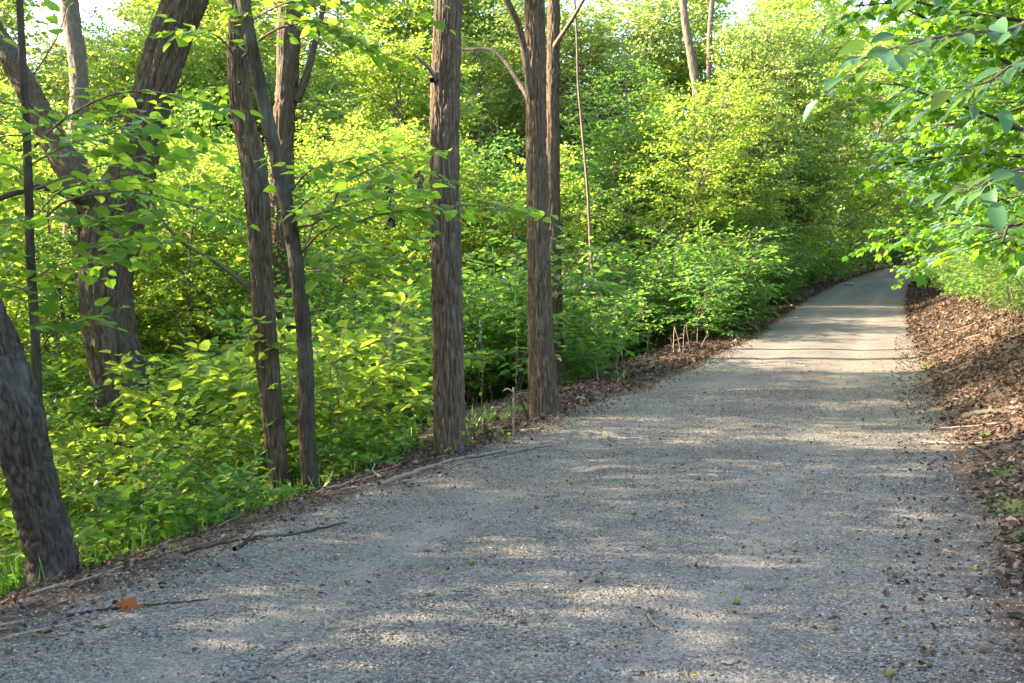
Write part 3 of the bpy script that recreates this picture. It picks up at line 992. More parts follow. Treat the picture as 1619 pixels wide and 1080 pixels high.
# ------------------------------------------------------------------ sprays of leaves big enough to pick apart
class Near:
    def __init__(self, t, org, templs, far_t, mat, wid, pref, limit=300):
        self.t, self.org, self.mat, self.wid, self.far_t, self.limit = t, np.asarray(org), mat, wid, far_t, limit
        self.tmesh = []
        for k, (V, F) in enumerate(templs):
            self.tmesh.append(mesh_np(pref + "_leaf", V * [wid, 1, 1], F, [M[mat]], True))
        self.rec = []

    def branch(self, pts, r0, r1, rng, leafL, sub_sp, twl, sp, ang=50, jit=.3, start=.1, wmat='twig', hang=0.0, droop=-.04):
        P = catmull(np.array([at(*p) for p in pts]) if len(pts[0]) == 3 and not isinstance(pts, np.ndarray) else pts, 24)
        wood, lv = MB(), Leaves()
        wood.add(*tube(P - self.org, np.linspace(r0, r1, len(P)), 7))
        Lb = np.linalg.norm(np.diff(P, axis=0), axis=1).sum()
        k = max(2, int(Lb * (1 - start) / sub_sp))
        for i in range(k):
            f = start + (1 - start) * (i + rng.random() * .6) / k
            p, t = lerp_poly(P, f)
            s = nrm(np.cross(t, UP)) * (1 if i % 2 else -1)
            d = nrm(t * .8 + s * rng.uniform(.5, 1.1) + UP * rng.normal(.0, .12))
            l = twl * rng.uniform(.5, 1.2) * (1.1 - .4 * f)
            Q = poly(rng, p, d, l, 6, .10, droop)
            wood.add(*tube(Q - self.org, np.linspace(r1 * .8, r1 * .3, 6), 4))
            twig_leaves(rng, lv, Q, sp, leafL, ang, jit, petiole=leafL * .18, hang=hang)
        twig_leaves(rng, lv, P, sp * 1.3, leafL, ang, jit, start=.5, petiole=leafL * .18, hang=hang)
        me = wood.mesh("branch", M[wmat])
        o = obj('branch', me, self.t)
        self.rec.append((o, lv))

    def finish(self):
        allp = []
        for bi, (o, lv) in enumerate(self.rec):
            p, d, n, L = lv.arrays()
            fx = np.abs(p[:, 0] / p[:, 1]) < .455
            fz = (p[:, 2] - CAM_H) / p[:, 1] < .262
            score = np.where(fx & fz, L / p[:, 1], 0)
            allp += [(score[k], bi, k) for k in range(len(p))]
        allp.sort(key=lambda a: -a[0])
        chosen = {}
        for sc_, bi, k in allp[:self.limit]:
            if sc_ > 0:
                chosen.setdefault(bi, set()).add(k)
        for bi, (o, lv) in enumerate(self.rec):
            p, d, n, L = lv.arrays()
            sel = np.ones(len(p), bool)
            for k in chosen.get(bi, ()):
                sel[k] = False
                s = np.cross(d[k], n[k])
                m = Matrix(((s[0], d[k][0], n[k][0]), (s[1], d[k][1], n[k][1]), (s[2], d[k][2], n[k][2])))
                lo = obj('leaf', self.tmesh[(k * 7 + bi) % len(self.tmesh)], o, tuple(p[k] - self.org))
                lo.rotation_mode = 'QUATERNION'
                lo.rotation_quaternion = m.to_quaternion()
                lo.scale = (float(L[k]),) * 3
            if sel.any():
                me = lv.mesh("foliage", self.far_t, M[self.mat], self.wid, sel, self.org)
                tag(obj('foliage', me, o), kind='stuff')


hearts = [T_outline(HEART, .12, .1), T_outline(HEART, -.05, .25), T_outline(HEART, .25, -.1)]
ovals = [T_outline(OVAL, .2, .1), T_outline(OVAL, .35, -.1), T_outline(OVAL, .08, .3)]
rr = np.random.default_rng(77)

nr = Near(t_sap, o_sap, hearts, L4, 'redbud', 1.0, 'redbud')
RB = dict(leafL=.088, sub_sp=.065, twl=.46, sp=.06)
nr.branch([(55, 232, 6.3), (100, 190, 6.2), (170, 152, 6.05), (240, 145, 5.95), (330, 165, 5.9), (392, 178, 5.9)], .008, .0025, rr, **dict(RB, sub_sp=.3, twl=.25))
nr.branch([(57, 358, 6.3), (110, 316, 6.2), (200, 303, 6.1), (290, 322, 6.0), (390, 356, 6.0)], .008, .0025, rr, **dict(RB, sub_sp=.2, twl=.3))
nr.branch([(46, 165, 6.3), (90, 178, 6.5), (150, 186, 6.7), (215, 182, 6.9), (262, 190, 7.0)], .007, .002, rr, **RB)
nr.branch([(50, 300, 6.3), (110, 278, 6.5), (180, 256, 6.6), (250, 245, 6.7), (290, 250, 6.8)], .007, .002, rr, **RB)
nr.branch([(52, 330, 6.3), (100, 340, 6.1), (160, 350, 6.0), (215, 345, 5.9)], .006, .002, rr, **RB)
nr.branch([(57, 410, 6.3), (110, 396, 6.1), (170, 382, 6.0), (225, 378, 5.9)], .006, .002, rr, **RB)
nr.branch([(45, 215, 6.3), (10, 215, 6.2), (-40, 225, 6.1)], .006, .002, rr, **dict(RB, start=0.0))
nr.branch([(52, 290, 6.3), (15, 262, 6.4), (-40, 255, 6.5)], .006, .002, rr, **dict(RB, start=0.0))
nr.branch([(56, 420, 6.3), (20, 396, 6.2), (-30, 390, 6.1)], .006, .002, rr, **dict(RB, start=0.0))
nr.branch([(44, 130, 6.3), (72, 90, 6.3), (98, 40, 6.3), (112, -30, 6.3)], .006, .002, rr, **dict(RB, sub_sp=.5, twl=.2))
nr.branch([(40, 90, 6.3), (20, 50, 6.4), (-10, 15, 6.5)], .006, .002, rr, **dict(RB, sub_sp=.4, twl=.2))
nr.branch([(60, 560, 6.3), (90, 520, 6.2), (140, 505, 6.1)], .005, .002, rr, **RB)
nr.branch([(50, 260, 6.3), (100, 232, 6.0), (160, 214, 5.8), (230, 208, 5.7)], .006, .002, rr, **RB)
nr.branch([(54, 345, 6.3), (100, 300, 6.6), (170, 290, 6.9), (240, 292, 7.1)], .006, .002, rr, **RB)
nr.branch([(57, 440, 6.3), (90, 420, 6.6), (140, 412, 6.9), (190, 415, 7.1)], .006, .002, rr, **RB)
nr.branch([(56, 470, 6.3), (30, 455, 6.0), (-10, 450, 5.9)], .006, .002, rr, **dict(RB, start=0.0))
nr.branch([(44, 180, 6.3), (20, 165, 6.0), (-20, 160, 5.9)], .006, .002, rr, **dict(RB, start=0.0))
nr.finish()

nr = Near(t_a, o_a, hearts, L4, 'redbud', 1.0, 'redbud')
nr.branch([(402, 462, 8.6), (352, 422, 8.5), (302, 392, 8.4), (266, 362, 8.3), (240, 320, 8.2), (212, 292, 8.1)], .018, .004, rr, **dict(RB, sub_sp=.28))
nr.branch([(384, 90, 8.5), (430, 50, 8.2), (500, 34, 7.9), (545, 55, 7.7), (580, 70, 7.6)], .010, .003, rr, **RB)
nr.branch([(384, 40, 8.5), (450, 5, 8.0), (540, -12, 7.6), (640, 5, 7.3)], .010, .003, rr, **RB)
nr.branch([(378, 100, 8.5), (350, 62, 8.2), (318, 50, 8.0), (285, 58, 7.9)], .008, .002, rr, **RB)
nr.branch([(380, 130, 8.5), (355, 140, 8.8), (335, 190, 9.2), (325, 230, 9.4)], .008, .002, rr, **RB)
nr.branch([(410, 330, 8.6), (370, 300, 8.8), (330, 290, 9.0), (300, 300, 9.2)], .008, .002, rr, **RB)
nr.finish()

nr = Near(t_b, o_b, hearts, L4, 'redbud', 1.0, 'redbud')
nr.branch([(470, 360, 7.8), (500, 352, 7.7), (525, 325, 7.6), (545, 290, 7.5), (600, 262, 7.4), (670, 238, 7.3)], .010, .003, rr, **RB)
nr.branch([(478, 420, 7.8), (500, 346, 7.9), (550, 308, 8.0), (608, 275, 8.1), (660, 268, 8.2)], .010, .003, rr, **RB)
nr.branch([(476, 400, 7.8), (510, 366, 7.6), (560, 352, 7.4), (612, 337, 7.3), (700, 326, 7.15), (790, 326, 7.1), (835, 330, 7.1)], .010, .002, rr, **dict(RB, twl=.3))
nr.branch([(474, 440, 7.8), (520, 410, 7.9), (570, 390, 8.0), (620, 388, 8.1)], .008, .002, rr, **RB)
nr.branch([(472, 330, 7.8), (500, 310, 8.1), (550, 300, 8.4), (600, 300, 8.7)], .008, .002, rr, **RB)
nr.branch([(470, 345, 7.8), (510, 335, 7.4), (570, 318, 7.1), (640, 305, 6.9)], .008, .002, rr, **RB)
nr.branch([(478, 430, 7.8), (520, 425, 7.5), (575, 412, 7.3), (630, 405, 7.1)], .008, .002, rr, **RB)
nr.branch([(462, 300, 7.8), (490, 270, 7.6), (540, 255, 7.5), (600, 240, 7.4)], .008, .002, rr, **RB)
nr.branch([(484, 520, 7.8), (510, 498, 7.9), (545, 488, 8.0)], .006, .002, rr, **dict(RB, sub_sp=.16, twl=.2))
nr.finish()

# big elm-leaved sapling on the bank, its sprays reaching over the path
ex, ey = 3.55, 5.6
eo = np.array([ex, ey, gz(ex, ey)])
t_elm = thing('elm_sapling', 'sapling with large pointed dull green leaves drooping over the leaf-covered bank', 'tree', eo)
me, _, _ = trunk_mesh('elm_trunk', [[0, 0, -.3, .045], [0.02, .02, .8, .04], [-.05, 0, 1.8, .032], [-.12, -.1, 2.7, .022], [-.2, -.2, 3.8, .012]], 'bark_dark', ns=24, seed=41)
obj('trunk', me, t_elm)
nr = Near(t_elm, eo, ovals, L4, 'elm', .85, 'elm')
EL = dict(leafL=.13, sub_sp=.16, twl=.30, sp=.065, hang=.10)
zt = eo[2]


def elmb(z0, lst, **kw):
    P = np.array([[ex - .05, ey - .05, zt + z0]] + [at(*p) for p in lst])
    nr.branch(P, .010, .0028, rr, **dict(EL, **kw))


elmb(1.75, [(1690, 40, 4.9), (1600, 46, 4.6), (1500, 56, 4.4), (1420, 74, 4.3), (1365, 92, 4.25)], start=.45)
elmb(1.6, [(1700, 90, 4.9), (1610, 100, 4.7), (1560, 130, 4.6), (1500, 140, 4.5)], start=.5, twl=.26)
elmb(1.1, [(1720, 250, 4.9), (1640, 262, 4.7), (1585, 275, 4.5), (1540, 300, 4.4)], start=.5, twl=.3)
elmb(2.2, [(1720, -60, 5.2), (1620, -40, 5.0), (1500, -30, 4.9), (1440, -10, 4.8)], start=.4)
nr.finish()

# maple whose crown hangs over the bank: outer leaves one by one, the rest as foliage
mp_w, mp_l = gen_tree(61, Hh=9.5, R=4.3, cb=.10, nbr=58, leafL=.115, sp=.06, sub=.20, subl=1.1, tw_sp=.11, twl=.45, r0=.10, up=(-.08, .5), flat=.3, hang=.30)
MAPLE = T_maple()
mw = mp_w.mesh("maple_wood", M['bark_dark'])
mp_full = mp_l.mesh("maple_foliage", MAPLE, M['maple'], 1.0)
mx, my = 6.5, 12.0
mo = np.array([mx, my, gz(mx, my)])
t_map = thing('maple_tree', 'spreading maple with lobed leaves hanging low over the leaf-covered bank', 'tree', mo)
obj('trunk', mw, t_map)
p, d, n, L = mp_l.arrays()
best = None
for ka in range(36):                                     # turn the maple so that its low boughs hang over the bank, not the path
    a_ = ka * math.pi / 18
    ca_, sa_ = math.cos(a_), math.sin(a_)
    q_ = np.stack([p[:, 0] * ca_ - p[:, 1] * sa_, p[:, 0] * sa_ + p[:, 1] * ca_, p[:, 2]], -1) + mo
    sx_ = W0 / 2 + FPX * q_[:, 0] / q_[:, 1]
    sy_ = 464 - FPX * (q_[:, 2] - CAM_H) / q_[:, 1]
    bad_ = ((sx_ < 1400) & (sy_ > 330)).sum() * 3 + ((sx_ < 1300) & (sy_ > 120)).sum() - .3 * ((sx_ > 1330) & (sx_ < 1619) & (sy_ > 0) & (sy_ < 430)).sum()
    if best is None or bad_ < best[0]:
        best = (bad_, a_, q_)
pw = best[2]
t_map.rotation_euler = (0, 0, best[1])
vis = (np.abs(pw[:, 0] / pw[:, 1]) < .455) & ((pw[:, 2] - CAM_H) / pw[:, 1] < .262)
score = np.where(vis, L / np.linalg.norm(pw - [0, 0, CAM_H], axis=1) ** 1.5, 0)
top = np.argsort(-score)[:300]
sel = np.ones(len(p), bool)
sel[top] = False
tag(obj('crown', mp_l.mesh("maple_crown", MAPLE, M['maple'], 1.0, sel), t_map), kind='stuff')
mleaf = mesh_np("maple_leaf", MAPLE[0], MAPLE[1], [M['maple']], True)
for k in top:
    s = np.cross(d[k], n[k])
    m = Matrix(((s[0], d[k][0], n[k][0]), (s[1], d[k][1], n[k][1]), (s[2], d[k][2], n[k][2])))
    lo = obj('leaf', mleaf, t_map, tuple(p[k]))
    lo.rotation_mode = 'QUATERNION'
    lo.rotation_quaternion = m.to_quaternion()
    lo.scale = (float(L[k]),) * 3
kinds['maple'] = (mw, mp_full)
KINDINFO['maple'] = ('tree', 'spreading maple with lobed leaves', 9.5)

for nm_l, o_l in (('leaning tree', o_lean), ('thin straight sapling', o_sap), ('old forked tree', o_big), ('rough twin trunk', o_a), ('thin curved trunk', o_b), ('straight furrowed tree', o_c),
                  ('warm tan trunk', o_d), ('tucked slim tree', o_e), ('grey ridged trunk', o_f), ('hazy sunlit trunk', o_g), ('thin dark sapling', o_h), ('pale whip sapling', o_i),
                  ('orange-brown sunlit trunk', o_j), ('hanging maple', mo), ('large-leaved sapling', eo)):
    LANDMARKS.append((nm_l, float(o_l[0]), float(o_l[1])))
for nm_l, y_l, t_l in (('brown rock on the path', 42, 0), ('withered brown weed', 38, -3), ('far path bend', 86, 0), ('long dark stick on the bank', 9, 3), ('middle of the leafy bank', 24, 4), ('far leafy bank', 48, 4), ('far valley side', 70, -30), ('wood past the far bend', 115, -10)):
    LANDMARKS.append((nm_l, float(xc(y_l)) + t_l, float(y_l)))


# ------------------------------------------------------------------ undergrowth and trees
TRUNKS = [(84, 5.25, 60, 905), (440, 8.6, 24, 738), (490, 7.8, 24, 775), (711, 8.8, 34, 728), (862, 11.5, 34, 672), (880, 17.4, 26, 610), (190, 14.4, 48, 690)]


def screen(x, y, z):
    cp, sp = math.cos(PITCH), math.sin(PITCH)
    fz = z - CAM_H
    fwd = y * cp - fz * sp
    upv = y * sp + fz * cp
    return W0 / 2 + FPX * x / fwd, H0 / 2 - FPX * upv / fwd


placed = []


def scatter(n, Yr, pxr, kindsl, hr, where, group, tmax=None, tmin=None, mind=.5, spread=.5, ymin_fn=None, tries=40):
    c = 0
    for _ in range(n * tries):
        if c >= n:
            break
        Y = prng.uniform(*Yr)
        px = prng.uniform(*pxr)
        x = (px - W0 / 2) / FPX * Y
        t = float(lateral(x, Y))
        if tmax is not None and t > tmax:
            continue
        if tmin is not None and t < tmin:
            continue
        if any((x - a) ** 2 + (Y - b) ** 2 < (mind * min(1, r)) ** 2 if r < 1 else (x - a) ** 2 + (Y - b) ** 2 < mind ** 2 for a, b, r in placed):
            continue
        h = prng.uniform(*hr)
        z = gz(x, Y)
        sx, sy = screen(x, Y, z + h * .95)
        bad = False
        for tx, tY, half, vis_y in TRUNKS:
            wpx = h * spread * FPX / Y
            if Y < tY and abs(sx - tx) < half + wpx and sy < vis_y - 25:
                # shrink so that the trunk foot stays in view
                h2 = (CAM_H - z) - (vis_y - 30 - 464) * Y / FPX
                if h2 < hr[0] * .45:
                    bad = True
                else:
                    h = min(h, h2)
            elif Y >= tY and (x - (tx - W0 / 2) / FPX * tY) ** 2 + (Y - tY) ** 2 < .16:
                bad = True
        if bad:
            continue
        placed.append((x, Y, 1 if h > .8 else .5))
        put(prng.choice(kindsl), x, Y, h, where, group)
        c += 1


# weeds on the slope lip beside the path
scatter(46, (6.0, 9.6), (-60, 600), ['nettle', 'jewelweed', 'knotweed', 'nettle'], (.32, .72), 'on the slope lip between the leaning tree and the straight tree', 'weeds along the slope lip', tmax=-2.35, mind=.24)
scatter(14, (4.6, 7.2), (-120, 140), ['nettle', 'knotweed', 'jewelweed'], (.3, .5), 'at the foot of the leaning tree', 'weeds round the leaning tree', tmax=-2.5, mind=.24)
# bright shrubs in the hollow
scatter(40, (8.8, 13.2), (-80, 560), ['spicebush', 'bramble', 'honeysuckle', 'spicebush', 'bramble'], (.8, 1.9), 'in the sunny hollow before the old forked tree', 'shrubs in the sunny hollow', tmax=-3.0, mind=.55)
scatter(40, (13.5, 20), (-80, 640), ['honeysuckle', 'spicebush', 'viburnum', 'privet', 'bramble'], (1.2, 2.3), 'on the slope around and behind the old forked tree', 'shrubs on the wooded slope', tmax=-4.6, mind=.7)
scatter(8, (15.5, 20), (640, 800), ['honeysuckle', 'viburnum', 'privet'], (1.1, 1.8), '', '', tmax=-5.9, mind=.7)
scatter(32, (18, 27), (600, 1090), ['honeysuckle', 'privet', 'viburnum', 'sumac', 'sumac', 'privet'], (1.8, 3.2), 'in the thicket past the tucked tree', 'shrubs of the path-side thicket', tmax=-4.3, mind=.75)
scatter(60, (25, 75), (900, 1450), ['honeysuckle', 'privet', 'viburnum', 'sumac', 'privet'], (1.8, 3.2), 'lining the far stretch of path', 'shrubs lining the far stretch', tmax=-2.7, tmin=-7, mind=.9)
scatter(16, (60, 100), (1300, 1500), ['privet', 'honeysuckle', 'viburnum'], (2.5, 4.5), 'closing the view where the path bends', 'shrubs at the path bend', tmax=-3.0, tmin=-20, mind=1.5)
scatter(30, (18, 34), (-150, 900), ['honeysuckle', 'spicebush', 'viburnum', 'privet'], (2.0, 3.4), 'deep on the wooded slope', 'shrubs deep in the wood', tmax=-7, mind=1.0)
# bank above the litter
scatter(26, (8, 40), (1400, 1950), ['honeysuckle', 'viburnum', 'privet'], (1.0, 2.0), 'on top of the leaf-covered bank', 'shrubs on the bank', tmin=3.9, tmax=8, mind=.8)
scatter(20, (40, 100), (1440, 1700), ['honeysuckle', 'viburnum', 'privet'], (1.8, 3.2), 'on the far end of the bank', 'shrubs at the far bank', tmin=2.9, tmax=9, mind=1.3)
scatter(34, (12, 42), (1440, 1800), ['honeysuckle', 'viburnum', 'privet'], (.9, 1.7), 'on the upper bank', 'shrubs on the upper bank', tmin=3.1, tmax=4.6, mind=.5)
for (x, y, h) in ((30, 95, 3.6), (32.5, 98, 4.0), (35, 101, 4.2), (28.5, 91, 3.4), (37.5, 104, 4.5), (40, 107, 4.5), (34, 108, 5)):
    put(prng.choice(['privet', 'honeysuckle']), x, y, h, '', '')
# understorey trees
scatter(34, (17, 30), (-200, 640), ['dogwood', 'boxelder', 'hornbeam', 'elder'], (4.5, 7.0), 'on the slope behind the old forked tree', 'understorey trees on the slope', tmax=-8.5, mind=1.3, spread=.05)
scatter(24, (20, 36), (600, 1180), ['dogwood', 'boxelder', 'hornbeam', 'elder'], (4.5, 7.5), 'rising over the path-side thicket', 'understorey trees over the thicket', tmax=-5.0, mind=1.3, spread=.05)
scatter(28, (32, 80), (950, 1420), ['dogwood', 'boxelder', 'hornbeam', 'elder'], (5.0, 8.5), 'leaning over the far stretch of path', 'understorey trees by the far path', tmax=-4.2, tmin=-18, mind=1.6, spread=.05)
scatter(14, (84, 112), (1330, 1560), ['hornbeam', 'elder', 'boxelder'], (7, 12), 'beyond the path bend', 'understorey trees past the bend', mind=2.2, spread=.05, tmax=-3)
scatter(20, (30, 62), (-250, 1250), ['oak', 'locust', 'ash', 'locust'], (9, 14), 'standing deep in the wood', 'canopy trees in the wood', tmax=-7, mind=2.6, spread=.02)
scatter(34, (58, 130), (-400, 1700), ['oak', 'locust', 'ash'], (14, 20), 'closing the far side of the wood', 'canopy trees at the far side', tmax=-5, mind=4, spread=.02)
for (x, y, h) in ((9.5, 17.5, 9.0), (11.8, 24.0, 9.5), (15.2, 32, 10.5), (18.6, 44, 12), (24.0, 58, 13), (12.5, 15.5, 11), (14.5, 21, 11), (19, 30, 12), (31, 72, 14)):
    put('maple', x, y, h, 'further along the leaf-covered bank', 'maples along the bank')
for (x, y, h, k) in ((-19, 40, 16, 'oak'), (-13, 44, 17, 'ash'), (-10, 52, 18, 'oak'), (-24, 48, 18, 'ash'), (-16, 56, 19, 'oak'), (5.0, 56, 16, 'locust'), (19.0, 70, 18, 'ash'), (22.5, 88, 21, 'oak'), (-3, 60, 18, 'ash'), (4.7, 36, 8, 'boxelder'), (6.6, 41, 8.5, 'dogwood'), (8.4, 45, 9, 'boxelder'), (4.0, 42, 9.5, 'hornbeam'), (3.8, 52, 15, 'locust'), (7.2, 60, 17, 'ash')):
    put(k, x, y, h, '', '')
for (x, y, h, k) in ((36, 78, 12, 'ash'), (20, 30, 14, 'oak'), (30, 50, 15, 'locust'), (40, 100, 15, 'oak'), (50, 108, 16, 'ash'), (13.5, 19, 13, 'ash'), (16.5, 25, 14, 'locust'), (11.2, 13.5, 12, 'hornbeam'), (22, 36, 15, 'ash')):
    put(k, x, y, h, 'on the hill above the bank', 'canopy trees above the bank')
scatter(14, (13, 45), (1480, 1800), ['hornbeam', 'dogwood', 'elder'], (4.0, 6.0), 'standing on the leaf-covered bank', 'understorey trees on the bank', tmin=3.8, tmax=9, mind=1.2, spread=.02)
for (x, y, h, k) in ((28, 98, 20, 'oak'), (33, 104, 22, 'ash'), (24, 92, 18, 'locust'), (38, 112, 22, 'oak'), (30, 120, 24, 'ash'), (41, 92, 17, 'locust'), (20, 74, 14, 'ash'), (14, 58, 13, 'locust'), (17, 66, 14, 'oak'), (9.4, 48, 12, 'locust'), (11.4, 54, 13, 'ash'), (12.6, 57, 14, 'locust'), (27, 84, 16, 'ash'), (24, 78, 16, 'locust')):
    put(k, x, y, h, 'closing the gap over the path bend', 'canopy trees over the bend')
# trees added just outside the picture, towards the sun, so their crowns shade the path
SHADE = [(-6.6, 4.4, 7.0, 'hornbeam'), (-8.4, 7.0, 8.0, 'boxelder'), (-6.4, 2.2, 7.0, 'dogwood'), (-11, 5.6, 10, 'hornbeam'), (-12, 9.0, 11, 'boxelder'), (-13, 2.4, 9, 'dogwood'), (-9, 1.0, 8, 'hornbeam'), 
         (-10, 2.8, 9, 'dogwood'), (-6.2, -0.5, 7.0, 'hornbeam'), (-12, -1.0, 10.0, 'boxelder'), (-11, 15.5, 13, 'ash'), (-12.5, 17.5, 11, 'hornbeam')]
def shade_tree(x, y, zc, kind, s, label):  # tree added out of view, crown raised to shade the path but not the hollow
    g = gz(x, y)
    t = thing('leafy_tree', label, 'tree', (x, y, g))
    me, _, _ = trunk_mesh('shade_trunk', [[0, 0, -.3, .12], [.05, 0, 1.5, .11], [0, .05, 3.5, .10], [.02, 0, zc - g + .8, .08]], 'bark', ns=40, ring=.05, seed=int(abs(x * 7)))
    obj('trunk', me, t)
    add_crown(t, kind, zc - g, s)


shade_tree(-8.2, 11.6, 3.6, 'hornbeam', .62, 'added bare-stemmed shade tree with a high leafy crown between the leaning tree and the sun')
shade_tree(-9.0, 14.2, 4.0, 'boxelder', .6, 'added high-crowned shade tree standing past the old forked tree towards the sun')
shade_tree(-9.4, 17.4, 4.4, 'hornbeam', .7, 'added high-crowned shade tree down the slope past the thin dark sapling')
add_crown(t_lean, 'dogwood', 2.2, .55, -2.2, .2)  # crown added out of view to throw dappled shade on the near path
for (x, y, h, k) in SHADE:
    put(k, x, y, h, 'between the leaning tree and the low sun', 'trees shading the near path')


# ------------------------------------------------------------------ litter
def on_ground(px, py, fn=None):
    """where the ray through a photo pixel meets the ground"""
    a = at(px, py, 1.0) - [0, 0, CAM_H]
    ys = np.concatenate([np.arange(2, 30, .01), np.arange(30, 120, .1)])
    X, Zr = a[0] * ys, CAM_H + a[2] * ys
    g = (fn or path_z)(X, ys)
    k = np.argmax(Zr <= g)
    return np.array([X[k], ys[k], g[k]])


def ground_normal(x, y):
    e = .03
    gx = (ground_z(x + e, y) - ground_z(x - e, y)) / (2 * e)
    gy = (ground_z(x, y + e) - ground_z(x, y - e)) / (2 * e)
    return nrm(np.stack([-gx, -gy, np.ones_like(gx)], -1))


def curled():
    V = np.array([[0, 0, 0], [-.38, .22, .26], [-.34, .62, .18], [0, 1, .12], [.32, .64, .3], [.36, .28, .12], [0, .5, -.04]])
    F = np.array([[0, 6, 1], [1, 6, 2], [2, 6, 3], [3, 6, 4], [4, 6, 5], [5, 6, 0]])
    return V, F


def litter(name, n, tr, yr, pw, size, seed, label, tpow=1.0):
    rng = np.random.default_rng(seed)
    y = yr[0] + (rng.random(n) ** pw) * (yr[1] - yr[0])
    u = rng.random(n) ** tpow
    t = tr[0] + u * (tr[1] - tr[0])
    t = t + .12 * fbm(y * 1.1, t, 0, seed, 3)
    x = xc(y) + t / .9482
    k = (np.abs(x / y) < .52)
    x, y, t = x[k], y[k], t[k]
    z = ground_z(x, y)
    nn = ground_normal(x, y) + rng.normal(0, .38, (len(x), 3))
    nn = nrm(nn)
    az = rng.uniform(0, 2 * np.pi, len(x))
    d = np.stack([np.cos(az), np.sin(az), rng.normal(0, .15, len(x))], -1)
    d = nrm(d - nn * (d * nn).sum(1, keepdims=True))
    lv = Leaves()
    L = size * rng.uniform(.45, 1.25, len(x)) * (1 + .012 * y)
    lv.add(np.stack([x, y, z + .006 + .02 * rng.random(len(x))], -1), d, nn, L)
    me = lv.mesh(name, curled(), M['dead'], 1.0)
    me.polygons.foreach_set("use_smooth", np.zeros(len(me.polygons), bool))
    tag(obj(name, me), label, 'leaf litter', kind='stuff')


litter('leaf_litter', 40000, (1.84, 4.9), (4.6, 46), 1.7, .047, 91, 'brown dead leaf litter covering the bank beside the path', .85)
litter('leaf_litter', 9000, (-1.75, -4.6), (8.0, 40), 1.5, .05, 92, 'brown dead leaf litter on the shoulder around the tree feet', 1.2)
litter('leaf_litter', 1800, (-1.75, -2.5), (3.6, 9), 1.0, .025, 93, 'small dark leaf crumbs along the mossy gravel edge', 1.0)
litter('leaf_litter', 3000, (1.4, 2.6), (3.4, 26), 1.2, .03, 94, 'dead leaf crumbs where gravel meets the bank', 1.0)

litter('leaf_litter', 5000, (1.75, 4.0), (22, 85), 1.0, .07, 95, 'brown dead leaf litter along the far foot of the bank', 1.2)
litter('leaf_litter', 5000, (-1.75, -4.0), (22, 85), 1.0, .07, 96, 'brown dead leaf litter under the far thicket edge', 1.2)
litter('leaf_litter', 1500, (-1.8, 1.85), (3.4, 20), 1.2, .02, 97, 'tiny brown leaf crumbs sprinkled over the gravel path', 1.0)
litter('leaf_litter', 4200, (-1.3, -2.4), (3.4, 26), 1.2, .028, 98, 'brown crumbs and bark bits on the sloping gravel shoulder', .7)

# short grass and moss at the edges
rgn = np.random.default_rng(19)
n_ = 1800
y = 4.4 + rgn.random(n_) ** 1.3 * 8
t = -2.25 - rgn.random(n_) ** 1.4 * 1.6
x = xc(y) + t / .9482
z = ground_z(x, y) - .01
lv = Leaves()
d = nrm(np.stack([rgn.normal(0, .35, n_), rgn.normal(0, .35, n_), np.ones(n_)], -1))
nn = nrm(np.cross(d, nrm(rgn.normal(0, 1, (n_, 3)))))
lv.add(np.stack([x, y, z], -1), d, nn, rgn.uniform(.06, .22, n_))
tag(obj('grass', lv.mesh('grass', (L4[0] * [1, 1, .15], L4[1]), M['shrub'], .035)), 'thin grass blades along the shaded slope lip', 'grass', kind='stuff')


def moss(px, py, rx, ry, seed):
    c = on_ground(px, py)
    rng = np.random.default_rng(seed)
    n = 56
    g = np.linspace(-1, 1, n)
    A, B = np.meshgrid(g, g, indexing='ij')
    r = np.hypot(A, B) + .35 * fbm(A * 2.2, B * 2.2, seed, seed, 3)
    X, Y = c[0] + A * rx, c[1] + B * ry
    Zg = ground_z(X, Y)
    h = .03 * np.clip(1 - r, -.6, 1) ** 1.0 * (1 + .5 * noise(A * 5, B * 5, seed, seed + 2)) - .002 + .009 * noise(A * 16, B * 16, 0, seed + 3)
    V = np.stack([X, Y, Zg + h - .002], -1).reshape(-1, 3)
    F = grid_faces(n, n)
    keepf = (r < 1.05).reshape(-1)
    F = F[keepf[F].all(1)][:, ::-1]
    V = V - c
    return tag(obj('moss_cushion', mesh_np('moss', V, F[:, ::-1], [M['moss']], True), None, tuple(c)), None, 'moss', None)


for k, (a, b, rx, ry) in enumerate([(60, 925, .22, .12), (125, 893, .28, .10), (190, 880, .2, .08), (262, 872, .10, .05), (300, 845, .14, .08), (400, 822, .16, .07)]):
    tag(moss(a, b, rx, ry, 200 + k), 'yellow-green moss cushion on the gravel edge by the leaning tree', group='moss along the gravel edge')
for k, (a, b, rx, ry) in enumerate([(1604, 800, .2, .4), (1596, 748, .14, .4), (1616, 850, .12, .2)]):
    tag(moss(a, b, rx, ry, 230 + k), 'olive moss patch at the foot of the leaf-covered bank', group='moss at the bank foot')

# fallen twigs, leaves and nuts lying on the gravel
r3 = random.Random(5)


def twig_mesh(seed, L=.25, r=.004, fork=True):
    rng = np.random.default_rng(seed)
    P = poly(rng, (-L / 2, 0, r), (1, 0, 0), L, 7, .16, 0)
    P[:, 2] = r + np.abs(P[:, 2] - r) * .25
    mb = MB()
    mb.add(*tube(catmull(P, 14), np.linspace(r, r * .5, 14) * (1 + .2 * rng.normal(0, 1, 14)), 6))
    if fork:
        q, t = lerp_poly(P, .55)
        Q = poly(rng, q, (.8, rng.choice([-.6, .6]), .05), L * .35, 4, .15, 0)
        Q[:, 2] = np.clip(Q[:, 2], r * .5, None)
        mb.add(*tube(Q, np.linspace(r * .7, r * .3, 4), 5))
    return mb.mesh('twig', M['deadwood'])


